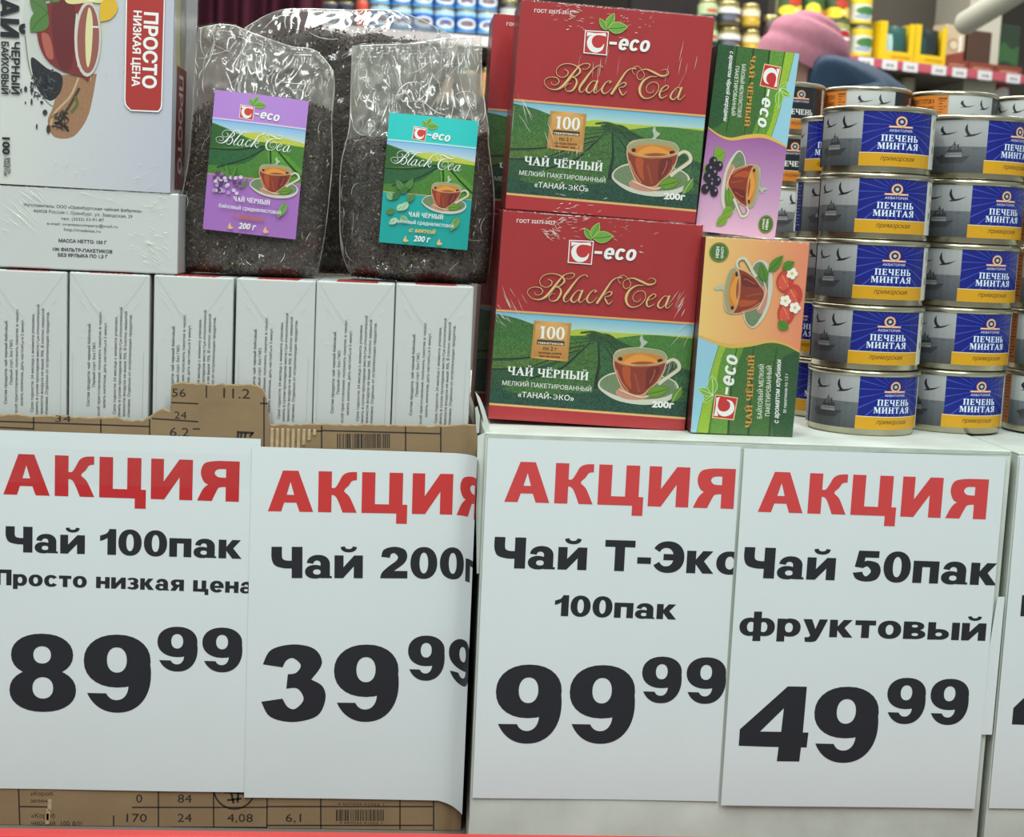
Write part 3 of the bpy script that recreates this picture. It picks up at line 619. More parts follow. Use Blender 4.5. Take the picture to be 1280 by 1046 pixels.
grn = lbl(rgb(180, 200, 150), (55, 100, rgb(44, 66, 50)), [(50, 30, 22, 12, rgb(200, 80, 60)), (50, 72, 24, 15, rgb(30, 40, 36))])
rows = [('olive_jar', 'jar of dark olives', 903, 931, olive, 'jar', rgb(120, 112, 60)), ('corn_jar', 'small jar of yellow corn', 933, 954, corn, 'jar', rgb(150, 130, 60)), ('gherkin_jar', 'green labelled jar', 879, 901, grn, 'jar', rgb(150, 170, 120))]
for nm, d, x0, x1, lb_, kd, bc in rows:
    for r_ in (0, 1):
        yb_ = yl((x0+x1)/2)-r_*33; goods(nm, '%s, %s row, above the purple tea box' % (d, ['lower', 'upper'][r_]), 'jar', x0, x1, yb_-(32 if nm != 'corn_jar' else 31), yb_, PLB, kd, (bc, lb_), 'jars on the far right shelf')
goods('dark_bottle', 'dark jar with an orange label beside the pink hat', 'jar', 957, 976, 18, yl(966), PLB, 'jar', (rgb(44, 30, 30), lbl(rgb(70, 50, 46), (60, 100, rgb(180, 84, 60)))), None)
fruit = lbl(rgb(60, 84, 44), (0, 0.1, BLACK), [(30, 70, 26, 24, rgb(240, 210, 50)), (70, 66, 24, 24, rgb(236, 200, 60)), (50, 30, 20, 16, rgb(196, 60, 40)), (52, 68, 9, 9, rgb(250, 240, 150))])
fruit2 = lbl(rgb(52, 96, 48), (86, 100, rgb(200, 190, 60)), [(35, 55, 22, 30, rgb(240, 214, 60)), (72, 70, 18, 22, rgb(228, 120, 50))])
redo = lbl(rgb(40, 52, 34), (86, 100, rgb(226, 190, 50)), [], (0, 10, rgb(160, 170, 60)), rgb(176, 30, 40))
whg = lbl(rgb(226, 224, 206), (0, 24, rgb(230, 200, 40)), [(50, 50, 30, 18, rgb(60, 120, 60)), (40, 74, 22, 10, rgb(150, 170, 190))], (88, 100, rgb(236, 208, 50)))
for nm, d, x0, x1, y0, y1, lb_ in (('fruit_tin', 'tin of yellow fruit above the pink hat', 980, 1008, -10, 24, fruit), ('fruit_tin', 'tin of yellow fruit behind the pink hat', 980, 1008, 25, yl(994), fruit),
    ('fruit_tin', 'green and yellow tin above the pink hat, right of the fruit', 1009, 1036, -8, 28, fruit2), ('fruit_tin', 'green and yellow tin behind the pink hat', 1009, 1036, 29, yl(1022), fruit2),
    ('pineapple_tin', 'green tin with yellow pieces standing on the tin with a red oval', 1038, 1068, -8, 27, fruit), ('pineapple_tin', 'dark green tin with a red oval mark', 1038, 1068, 28, yl(1053), redo),
    ('pea_tin', 'white and yellow tin, upper one left of the yellow boxes', 1070, 1095, -6, 31, whg), ('pea_tin', 'white and yellow tin, lower one left of the yellow boxes', 1070, 1095, 32, yl(1082), whg)):
    goods(nm, d, 'tin', x0, x1, y0, y1, PLB, 'tin', (rgb(150, 150, 110), lb_), 'fruit and vegetable tins on the far shelf')
def shelf_box(name, label, cat, px0, px1, ytop, depth, front, side, cut=None, group=None, ybot=None):
    ym = ybot if ybot is not None else yl((px0+px1)/2)
    a = at(px0, ym, *PLB); b = at(px1, ym, *PLB); tp = at((px0+px1)/2, ytop, *PLB); wd = (b-a).length; h = tp.z-(a.z+b.z)/2
    zz = min(a.z, b.z) if ybot is not None else zb-.008
    t = thing(name, label, cat, (a.x, a.y, zz), yawb, group)
    return t, wd, h
for i, (x0, x1, yt) in enumerate(((1099, 1141, 25), (1142, 1181, 29))):
    t, wd, h = shelf_box('display_box', 'bright yellow open display box, %s' % ['left one with a shiny silver pack showing', 'right one with a dark packet showing'][i], 'box', x0, x1, yt, .2, None, None, group='yellow display boxes on the far shelf')
    yc = rgb(236, 198, 20)
    bm = bmesh.new(); T_ = .003; D = .2
    bm_box(bm, 0, 0, 0, wd, T_, h*.28); bm_box(bm, 0, 0, h*.28, wd*.18, T_, h); bm_box(bm, wd*.85, 0, h*.28, wd, T_, h); bm_box(bm, 0, T_, 0, T_, D, h); bm_box(bm, wd-T_, T_, 0, wd, D, h*.92); bm_box(bm, T_, T_, 0, wd-T_, D, T_); bm_box(bm, T_, D-T_, 0, wd-T_, D, h*1.08)
    me = bm_mesh('y', bm); set_col(me, lambda f: yc); obj('box_body', me, M['far_print'], t)
    A = Art(wd, h*.28); A.text('приправа', (330, 150), (900, 150), 60, rgb(200, 110, 20), .02); A.build('lettering', M['far_print'], t, lambda u, v, z: (u, -.0006-z, v))
    for k2 in range(3):
        pk = thing('foil_packet', ['shiny teal silver packet', 'dark green packet'][i]+' in the %s yellow box, %s' % (['left', 'right'][i], ['front', 'middle', 'rear'][k2]), 'packet', Vector(t.location)+Vector((math.cos(yawb)*wd*.12-math.sin(yawb)*(.02+.05*k2), math.sin(yawb)*wd*.12+math.cos(yawb)*(.02+.05*k2), .004)), yawb, 'packets in the yellow boxes')
        vs, fs = [], []
        for j in range(9):
            for q in range(9):
                u, v = q/8, j/8; vs.append((u*wd*.74, -.012*math.sin(PI*u)*math.sin(PI*v)**.5+.003*math.sin(9*u+5*v), v*h*.9))
        nb = len(vs)
        for j in range(9):
            for q in range(9): u, v = q/8, j/8; vs.append((u*wd*.74, .012*math.sin(PI*u)*math.sin(PI*v)**.5+.004, v*h*.9))
        for b_ in (0, nb):
            for j in range(8):
                for q in range(8): s0 = b_+j*9+q; fs.append((s0, s0+1, s0+10, s0+9))
        me = mesh('pk', vs, fs, True); cc = [[rgb(180, 215, 210), rgb(40, 90, 84)], [rgb(30, 70, 64), rgb(28, 40, 38)]][i]
        set_col(me, lambda f: cc[0] if (f.center.x < wd*.3 and f.center.z < h*.62) else cc[1]); obj('pouch', me, M['sticker'], pk)
for i, (x0, x1, yt, c, lab) in enumerate(((1182, 1209, 27, rgb(206, 186, 150), 'beige packet with a bowl picture standing in a low red brown tray'), (1211, 1243, 34, rgb(84, 58, 46), 'dark brown carton standing in a red brown tray below the white pipe'), (1245, 1277, 26, rgb(46, 62, 44), 'dark green pack at the right end of the far shelf'))):
    t, wd, h = shelf_box('packet', lab, 'packet', x0, x1, yt, .1, None, None)
    me = box_mesh('p', .004, .02, .012, wd-.004, .09, h, .003); set_col(me, lambda f: c); obj('packet_body', me, M['far_print'], t)
    if i == 0:
        A = Art(wd-.01, h-.02); A.poly([(0, 0), (1000, 0), (1000, 1900), (0, 1900)], c); A.disc(450, 700, 300, 260, rgb(190, 150, 100)); A.disc(450, 700, 200, 160, rgb(226, 214, 180)); A.poly([(700, 300), (860, 300), (860, 1100), (700, 1100)], rgb(240, 236, 226)); A.poly([(0, 1150), (1000, 900), (1000, 1900), (0, 1900)], rgb(150, 70, 50))
        A.build('front_print', M['far_print'], t, lambda u, v, z: (u+.005, .0195-z, v+.012))
    if i == 2:
        A = Art(wd-.01, h-.02); A.sm([(0, 900), (300, 500), (700, 700), (1000, 600), (1000, 1200), (400, 1100), (0, 1300)], rgb(60, 100, 56)); A.build('front_print', M['far_print'], t, lambda u, v, z: (u+.005, .0195-z, v+.012))
    tr, wd2, h2 = shelf_box('tray', 'low red brown display tray, %s on the far shelf' % ['under the beige packet', 'under the dark brown carton', 'under the dark green pack'][i], 'tray', x0, x1, 61+i*4, .1, None, None, group='red brown trays on the far shelf')
    bm = bmesh.new(); bm_box(bm, 0, 0, 0, wd, .003, .034); bm_box(bm, 0, .003, 0, .003, .16, .034); bm_box(bm, wd-.003, .003, 0, wd, .16, .034); bm_box(bm, .003, .003, 0, wd-.003, .16, .003)
    me = bm_mesh('t', bm); set_col(me, lambda f: rgb(140, 70, 52)); obj('tray_body', me, M['far_print'], tr)
    A = Art(wd, .034); A.band([(150, 180), (400, 165), (850, 175)], 46, rgb(206, 150, 120)); A.build('tray_print', M['far_print'], tr, lambda u, v, z: (u, -.0006-z, v))
# goods on the shelf below
PLC = (3.80, math.radians(20), 1.2)
goods('salad_tub', 'small tub with a green and orange label on the lower far shelf', 'tub', 1092, 1120, 97, 135, PLC, 'tin', (rgb(150, 110, 80), lbl(rgb(130, 150, 90), (30, 60, rgb(206, 120, 80)))), None)
goods('pale_tin', 'pale tin beside the small tub on the lower far shelf', 'tin', 1128, 1146, 96, 138, PLC, 'tin', (rgb(130, 120, 90), lbl(rgb(150, 144, 120))), None)
for i, x in enumerate((1212, 1240)):
    goods('red_can', 'red tin with a white peak on the lower far shelf, %s of two' % ['left', 'right'][i], 'tin', x, x+26, 92+i*2, 140, PLC, 'tin', (rgb(160, 30, 40), lbl(rgb(176, 34, 46), None, [(50, 60, 30, 34, rgb(226, 220, 214))])), None)
# pipe and pale wall at the right
bm = bmesh.new()
pa, pb = at(1205, 30, 3.4), at(1300, -28, 3.0)
d = pb-pa; q = d.to_track_quat('Z', 'Y')
me = lathe('pipe', [(.0, 0), (.034, 0), (.036, .01), (.036, d.length-.01), (.034, d.length), (0, d.length)], 24)
po = obj('support_pipe', me, M['pipe']); po.location = pa; po.rotation_mode = 'QUATERNION'; po.rotation_quaternion = q
tag(po, 'white round pipe slanting up at the top right corner', 'pipe')
pw = at(1243, 60, 3.3)
wr = struct(obj('wall_right', box_mesh('wall_right', 0, 0, 0, .12, 1.6, 3.0), mat_plain('pale_wall', rgb(186, 182, 166), .8, .3, var=.03))); wr.location = (pw.x+.22, 3.75+.35, 0)

# ------------------------------------------------------------------ person behind
def skin_mesh(name, joints, edges, sub=2):
    me = bpy.data.meshes.new(name); me.from_pydata([j[0] for j in joints], edges, [])
    o = bpy.data.objects.new('tmp', me); COL.objects.link(o); o.modifiers.new('k', 'SKIN')
    for i, j in enumerate(joints):
        sv = me.skin_vertices[0].data[i]; r = j[1]; sv.radius = r if isinstance(r, tuple) else (r, r)
    me.skin_vertices[0].data[0].use_root = True
    s_ = o.modifiers.new('s', 'SUBSURF'); s_.levels = sub; s_.render_levels = sub
    dg = bpy.context.evaluated_depsgraph_get(); dg.update(); r = bpy.data.meshes.new_from_object(o.evaluated_get(dg), depsgraph=dg)
    bpy.data.objects.remove(o); r.name = name
    for p_ in r.polygons: p_.use_smooth = True
    return r
ph = at(1006, 66, 2.55)        # centre of the hat
per = thing('person', 'person in a pink ribbed hat and dark blue jacket bending over behind the tins', 'person', (ph.x+.42, ph.y, 0))
hx, hz = -.42, ph.z
sh = (hx+.10, -.07, hz-.095); pel = (-.16, .0, .86)
sp = ((sh[0]+pel[0])/2+.06, 0, (sh[2]+pel[2])/2+.05)
body = [(pel, (.10, .12)), (sp, (.11, .13)), (sh, (.08, .13)), ((hx+.08, 0, hz-.13), .055), ((hx+.0, 0, hz-.03), (.075, .072)), ((hx+.01, 0, hz+.03), (.07, .068)),
        ((sh[0], -.18, sh[2]-.04), .04), ((sh[0]-.12, -.22, sh[2]-.27), .036), ((sh[0]-.34, -.16, sh[2]-.36), .03), ((sh[0], .18, sh[2]-.04), .04), ((sh[0]-.12, .22, sh[2]-.27), .036), ((sh[0]-.34, .16, sh[2]-.36), .03),
        ((-.17, -.09, .78), .07), ((-.22, -.11, .46), .06), ((-.16, -.11, .10), .042), ((-.28, -.11, .04), .035), ((-.17, .09, .78), .07), ((-.22, .11, .46), .06), ((-.16, .11, .10), .042), ((-.28, .11, .04), .035)]
be = [(0, 1), (1, 2), (2, 3), (3, 4), (4, 5), (2, 6), (6, 7), (7, 8), (2, 9), (9, 10), (10, 11), (0, 12), (12, 13), (13, 14), (14, 15), (0, 16), (16, 17), (17, 18), (18, 19)]
obj('body', skin_mesh('body', body, be, 1), M['skin'], per)
# face on the side turned away to the left, fingers reaching forward
for fn, (x, y, z, r_, s_) in zip(('nose', 'eye', 'eye', 'mouth', 'ear', 'ear'), ((hx-.064, 0, hz-.055, .016, (1.2, .8, 1.2)), (hx-.056, -.03, hz-.03, .010, (1, 1, .7)), (hx-.056, .03, hz-.03, .010, (1, 1, .7)), (hx-.054, 0, hz-.085, .018, (.6, 1.3, .4)), (hx+.02, -.078, hz-.05, .020, (1, .4, 1.4)), (hx+.02, .078, hz-.05, .020, (1, .4, 1.4)))):
    bm = bmesh.new(); bmesh.ops.create_uvsphere(bm, u_segments=10, v_segments=8, radius=r_, matrix=Matrix.Translation((x, y, z)) @ Matrix.Diagonal((*s_, 1)))
    obj(fn, bm_mesh(fn, bm, True), M['skin'], per)
for sd in (-1, 1):
    hb = Vector((sh[0]-.36, sd*.15, sh[2]-.37)); J = [((hb.x, hb.y, hb.z), .026), ((hb.x-.07, hb.y, hb.z-.02), (.034, .014))]; Ed = [(0, 1)]
    for k2 in range(4):
        b_ = len(J); yy = hb.y+(k2-1.5)*.019; l_ = (.9, 1.05, 1, .8)[k2]
        J += [((hb.x-.085, yy, hb.z-.025), .009), ((hb.x-.085-.035*l_, yy, hb.z-.035), .008), ((hb.x-.085-.06*l_, yy, hb.z-.055), .0075)]; Ed += [(1, b_), (b_, b_+1), (b_+1, b_+2)]
    b_ = len(J); J += [((hb.x-.04, hb.y-sd*.04, hb.z-.02), .011), ((hb.x-.08, hb.y-sd*.055, hb.z-.035), .009)]; Ed += [(0, b_), (b_, b_+1)]
    obj('hand', skin_mesh('hand', J, Ed, 1), M['skin'], per)
jk = [((pel[0], 0, .92), (.16, .19)), (sp, (.16, .20)), (sh, (.135, .225)), ((sh[0]-.07, -.15, sh[2]-.010), (.085, .09)), ((sh[0], -.20, sh[2]-.02), .08), ((sh[0]-.12, -.23, sh[2]-.27), .062), ((sh[0]-.32, -.17, sh[2]-.35), .05), ((sh[0], .20, sh[2]-.02), .08), ((sh[0]-.12, .23, sh[2]-.27), .062), ((sh[0]-.32, .17, sh[2]-.35), .05), ((pel[0], 0, .74), (.19, .22))]
obj('jacket', skin_mesh('jacket', jk, [(0, 1), (1, 2), (2, 3), (2, 4), (4, 5), (5, 6), (2, 7), (7, 8), (8, 9), (0, 10)]), M['jacket'], per)
obj('trousers', skin_mesh('trousers', [((-.16, 0, .84), (.07, .08)), ((-.17, -.08, .74), .075), ((-.22, -.11, .46), .08), ((-.16, -.11, .12), .065), ((-.17, .08, .74), .075), ((-.22, .11, .46), .08), ((-.16, .11, .12), .065)], [(0, 1), (1, 2), (2, 3), (0, 4), (4, 5), (5, 6)]), M['trousers'], per)
for sd in (-1, 1): obj('boot', skin_mesh('boot', [((-.16, sd*.11, .12), .055), ((-.165, sd*.11, .045), (.05, .045)), ((-.27, sd*.11, .035), (.045, .035)), ((-.34, sd*.11, .03), (.035, .03))], [(0, 1), (1, 2), (2, 3)]), M['shoe'], per)
# gathered hat
vs, fs = [], []; nu, nv = 72, 60
for j in range(nv+1):
    t_ = j/nv; ph_ = t_*PI*.60
    for i in range(nu):
        th = 2*PI*i/nu
        r_ = .109*(1-.065*abs(math.cos(ph_*4.6+.5*math.cos(th-1.0)))**6)
        vs.append((r_*1.10*math.sin(ph_)*math.cos(th), r_*.95*math.sin(ph_)*math.sin(th), r_*.98*math.cos(ph_)-.02*(t_**3)))
for j in range(nv):
    for i in range(nu): i2 = (i+1) % nu; fs.append((j*nu+i, (j+1)*nu+i, (j+1)*nu+i2, j*nu+i2))
hat = obj('hat', mesh('hat', vs, fs, True), M['hat'], per); hat.location = (hx, 0, hz-.005); hat.rotation_euler = (0, math.radians(24), math.radians(12))
hat.modifiers.new('s', 'SOLIDIFY').thickness = .006

# ------------------------------------------------------------------ display shelf, rail, cartons
ZT = .8405; ZC = .9538
disp = thing('display_shelf', 'low display shelf with a red front rail under the cartons', 'shelf', (.1, .2, 0))
obj('shelf_board', box_mesh('s', -.85, -.256, .470, .85, .42, .4915, .003), M['shelf'], disp)
for x in (-.80, .80):
    for y in (-.22, .38): obj('leg', box_mesh('l', x-.02, y-.02, 0, x+.02, y+.02, .470, .003), M['shelf'], disp)
RZ = (at(0, 1034.5, -.068).z+at(1280, 1040, -.068).z)/2-.0065
rail = obj('rail', box_mesh('rail', -.75-.1, -.075-.2, RZ-.10, .95-.1, -.058-.2, RZ, .004), M['red_rail'], disp)
rail.parent = disp

# white outer carton
def carton(name, label, x0, x1, d, z0, z1, mat, wall=.004):
    t = thing(name, label, 'carton', (x0, 0, z0)); w_ = x1-x0; h = z1-z0
    obj('front_panel', box_mesh('p', 0, 0, 0, w_, wall, h-.002, .0012), mat, t); obj('back_panel', box_mesh('p', 0, d-wall, 0, w_, d, h-.002, .0012), mat, t)
    obj('side_panel', box_mesh('p', 0, wall, 0, wall, d-wall, h-.002), mat, t); obj('side_panel', box_mesh('p', w_-wall, wall, 0, w_, d-wall, h-.002), mat, t)
    obj('bottom_panel', box_mesh('p', wall, wall, 0, w_-wall, d-wall, wall), mat, t)
    return t, w_, h
wc, ww_, wh_ = carton('white_carton', 'white corrugated carton carrying the red tea boxes and the tins', .0696, .5046, .52, .492, ZT, M['white_board'])
obj('top_flap', box_mesh('f', 0, .0005, wh_-.002, ww_, .26, wh_, .0009), M['white_board'], wc)
obj('top_flap', box_mesh('f', 0, .2615, wh_-.002, ww_, .52, wh_, .0009), M['white_board'], wc)
# torn corner bits
for k2, pts in enumerate([[(607, 541), (603, 520), (597, 500), (594, 489), (600, 497), (606, 512), (611, 530), (612, 541)], [(599, 541), (600, 520), (597, 508), (594, 510), (595, 530), (596, 541)]]):
    ww2 = [at(x, y, .004+.010*k2) for x, y in pts]; b_ = [v-Vector((wc.location.x, 0, wc.location.z)) for v in ww2]
    vs = b_+[v+Vector((0, .0015, 0)) for v in b_]; n_ = len(b_)
    bmt = bmesh.new(); vv = [bmt.verts.new(v) for v in vs]; bmt.faces.new(vv[:n_]); bmt.faces.new(vv[n_:][::-1])
    for i in range(n_): j = (i+1) % n_; bmt.faces.new((vv[i], vv[n_+i], vv[n_+j], vv[j]))
    obj('torn_flap', bm_mesh('torn', bmt), M['white_board'], wc)
strip_px = [(597, 545), (607, 541), (607, 560), (605, 640), (603, 716), (596, 717), (595, 640)]
def flat_piece(name, px, y, th, mat, parent):
    b_ = [at(x, yy, y)-parent.location for x, yy in px]; n_ = len(b_); bmt = bmesh.new()
    vv = [bmt.verts.new(v) for v in b_+[v+Vector((0, th, 0)) for v in b_]]; bmt.faces.new(vv[:n_]); bmt.faces.new(vv[n_:][::-1])
    for i in range(n_): j = (i+1) % n_; bmt.faces.new((vv[i], vv[n_+i], vv[n_+j], vv[j]))
    bmesh.ops.recalc_face_normals(bmt, faces=bmt.faces[:]); return obj(name, bm_mesh(name, bmt), mat, parent)
flat_piece('folded_edge', [(608, 541.6), (760, 549), (925, 555.5), (1100, 559.5), (1263, 565.5), (1263, 568.5), (1100, 565), (1040, 568), (925, 562), (830, 560), (760, 555), (700, 555), (609, 549)], -.0004, .0003, mat_plain('scuffed_board', rgb(190, 196, 186), .8, .2, var=.12, vscale=60), wc)
flat_piece('added_side_strip', strip_px, .0035, .0015, M['white_board'], wc)  # added forward-facing strip, so the carton's shaded side edge looks lit
wc2, w2_, h2_ = carton('white_carton', 'white carton at the right edge of the picture beyond the dark gap', .5105, .80, .52, .492, ZT-.0015, M['white_board'])
obj('top_flap', box_mesh('f', 0, .0005, h2_-.002, w2_, .26, h2_, .0009), M['white_board'], wc2); obj('top_flap', box_mesh('f', 0, .2615, h2_-.002, w2_, .52, h2_, .0009), M['white_board'], wc2)

# kraft carton with its torn rim: outline of the front panel
rim = [(-40, 519), (0, 520), (20, 519), (42, 522), (60, 521), (88, 521.5), (110, 524), (140, 523), (160, 526), (178, 527), (187, 522), (196, 515), (203, 512), (213, 516), (214, 481), (230, 480), (262, 481.5), (318, 482), (328, 486), (333, 498), (334, 512), (336, 526), (338, 532), (352, 531), (380, 532), (402, 531), (430, 532.5), (470, 531.5), (510, 533), (545, 533.5), (565, 533), (580, 531), (590, 532)]
KY = .0345
tw = [at(x, y, KY) for x, y in rim]
kc = thing('kraft_carton', 'torn open brown cardboard carton holding the white tea cartons', 'carton', (-.36, KY, .492))
K0 = Vector((-.36, KY, .492)); zt = []
rr = random.Random(3)
fine = []
for i in range(len(tw)-1):
    a, b = tw[i], tw[i+1]; n_ = max(1, int((b-a).length/.003))
    for k2 in range(n_): v = a.lerp(b, k2/n_); v.z += rr.uniform(-.0006, .0006); fine.append(v)
fine.append(tw[-1])
top = [(v.x, v.z) for v in fine]; top[-1] = (.0650, top[-1][1])
outline = [(top[0][0], .492), (.0650, .492)]+top[::-1]
def plate(name, outl, y0, th, mat, parent, org):
    n_ = len(outl); bmt = bmesh.new()
    f = [bmt.verts.new((x-org.x, y0-org.y, z-org.z)) for x, z in outl]; bk = [bmt.verts.new((x-org.x, y0+th-org.y, z-org.z)) for x, z in outl]
    tri = tessellate_polygon([[Vector((x, z, 0)) for x, z in outl]])
    for t_ in tri:
        bmt.faces.new([f[i] for i in t_]); bmt.faces.new([bk[i] for i in t_][::-1])
    for i in range(n_): j = (i+1) % n_; bmt.faces.new((f[i], bk[i], bk[j], f[j]))
    bmesh.ops.recalc_face_normals(bmt, faces=bmt.faces[:])
    return obj(name, bm_mesh(name, bmt), mat, parent)
plate('front_panel', outline, KY, .0035, M['kraft'], kc, K0)
# torn fibre lip a hair above the print layer
lip = [(x, z+.0010+.0012*noise.noise(Vector((x*180, 0, 3)))) for x, z in top[::1]]
plate('torn_lip', [(x, z-.0022) for x, z in top]+lip[::-1], KY+.0012, .0014, M['kraft_core'], kc, K0)
obj('side_panel', box_mesh('s', .4215, .0036, 0, .425, .40, .34), M['kraft'], kc); obj('back_panel', box_mesh('s', 0, .40, 0, .425, .4035, .34), M['kraft'], kc); obj('bottom_panel', box_mesh('s', 0, .0036, 0, .4215, .40, .003), M['kraft'], kc)
# bared corrugation
bm = bmesh.new()
c_a, c_b = at(338, 533, KY), at(397, 560, KY)
for k2 in range(9):
    x = c_a.x+(c_b.x-c_a.x)*k2/9.0; hh = (.019 if k2 < 6 else .019-(k2-5)*.0042)
    bm_box(bm, x-K0.x, -.0011, c_a.z-K0.z-hh, x-K0.x+.0030, .0005, c_a.z-K0.z-.001, .0010)
obj('corrugation', bm_mesh('corr', bm), M['kraft_core'], kc)
# table print on the kraft board
KW, KH = .425, .400
def kpx(x, z): return (x-K0.x, z-K0.z)
ka = Art(KW, KH, [tuple(q_) for q_ in [(0, 0), (1, 0), (1, 1), (0, 1)]], 1e-5)
def kq(px, py): v = at(px, py, KY-.0002); return (v.x-K0.x, v.z-K0.z)
INK = rgb(44, 38, 34)
def kline(x0, y0, x1, y1, wd=.0011):
    a, b = kq(x0, y0), kq(x1, y1); d_ = (b[0]-a[0], b[1]-a[1]); l_ = math.hypot(*d_); n_ = (-d_[1]/l_*wd/2, d_[0]/l_*wd/2)
    ka.L = 0; ka.raw([(a[0]+n_[0], a[1]+n_[1]), (a[0]-n_[0], a[1]-n_[1]), (b[0]-n_[0], b[1]-n_[1]), (b[0]+n_[0], b[1]+n_[1])], [(0, 1, 2, 3)], (*INK, 0), True)
def ktext(t, px, py, hpx, wpx=None, bold=0, col=INK):
    vs, fs = font_text(t, bold); a = kq(px, py); k_ = hpx/1545/_capH; x0 = min(v[0] for v in vs); x1 = max(v[0] for v in vs); kx = k_ if not wpx else wpx/1545/(x1-x0)
    ka.L = 2; ka.raw([(a[0]+(v[0]-x0)*kx, a[1]+v[1]*k_) for v in vs], fs, (*col, 0), True)
for l_ in ((42, 521, 42, 537), (126, 524, 126, 541), (187, 524, 187, 546), (258, 482, 258, 497), (330, 496, 330, 560), (402, 532, 402, 566), (507, 533, 507, 566), (551, 534, 551, 566), (0, 526.5, 187, 533), (214, 503, 248, 504.5), (190, 523, 248, 527), (241, 536, 250, 536), (402, 538, 551, 542), (325, 504, 335, 504.5), (388, 538, 402, 539), (0, 534, 42, 536),
           (23, 980, 25, 1040), (198, 985, 198, 1040), (267, 985, 267, 1040), (334, 995, 333.5, 1040), (142, 1019, 142, 1040), (401, 998, 401, 1040), (500, 998, 500, 1040), (542, 998, 542, 1040), (25, 1008, 62, 1008.5), (165, 1009, 333, 1009), (333, 1008, 541, 1008), (25, 1033.5, 333, 1034), (333, 1031.5, 541, 1031.5)): kline(*l_)
for a_ in (('56', 215, 495.5, 10, 17), ('11.2', 279, 497, 12, 33), ('34', 69, 527, 8, 19), ('24', 218, 523, 9, 15), ('6,2', 212, 545, 11, 24), (',3', 362, 560, 9, 13), ('0', 170, 1003, 11, 8), ('84', 222, 1003, 11, 18), ('170', 158, 1027, 11, 26), ('24', 222, 1027, 11, 18), ('4,08', 284, 1027, 11, 33), ('6,1', 357, 1027, 11, 20), ('«Короб.', 38, 994, 5, 30), ('зелены', 38, 1003, 5, 27), ('«Короб', 39, 1022, 6, 30), ('черный  100 ф/п', 39, 1031, 6, 64), ('4 607034 91023 1', 425, 564, 3, 60), ('4 607034 91023 1', 422, 1006, 3, 60), ('4 607034 91023 1', 424, 1029.5, 3, 56)): ktext(*a_)
rb_ = random.Random(5)
for (x0, y0, x1, y1) in ((422, 542, 487, 560), (421, 1012, 481, 1026)):
    x = x0
    while x < x1: wd = rb_.choice((.6, .9, 1.4, 1.9)); kline(x, y0, x, y1, wd/1545); x += wd+rb_.choice((.7, 1.0, 1.5))
for k2 in range(28):
    a1_, a2_ = 2*PI*k2/28, 2*PI*(k2+1)/28; kline(293+26*math.cos(a1_), 985+26*math.sin(a1_), 293+26*math.cos(a2_), 985+26*math.sin(a2_), .0014)
for (x0, y0, x1, y1) in ((280, 990, 306, 992), (284, 1000, 302, 998), (288, 986, 292, 1004), (298, 986, 297, 1003), (317, 540, 312, 546), (296, 540, 316, 541), (298, 541, 297, 547), (302, 541, 301, 547), (307, 541, 306, 547)): kline(x0, y0, x1, y1, .0018)
tp_ = ka.build('table_print', M['print_matt'], kc, lambda u, v, z: (u, -.00012-z, v), True); tp_['kind'] = 'stuff'
bm = bmesh.new()
for k2, (px, py) in enumerate(((62, 1006), (60, 1018), (59, 1028))):
    v = at(px, py, KY)-K0; v.z = max(v.z, .0058); bm_box(bm, v.x-.0016, -.0006, v.z-.005, v.x+.0018, -.0001, v.z+.005, .0004)
obj('torn_spot', bm_mesh('torn_spot', bm), M['kraft_core'], kc)

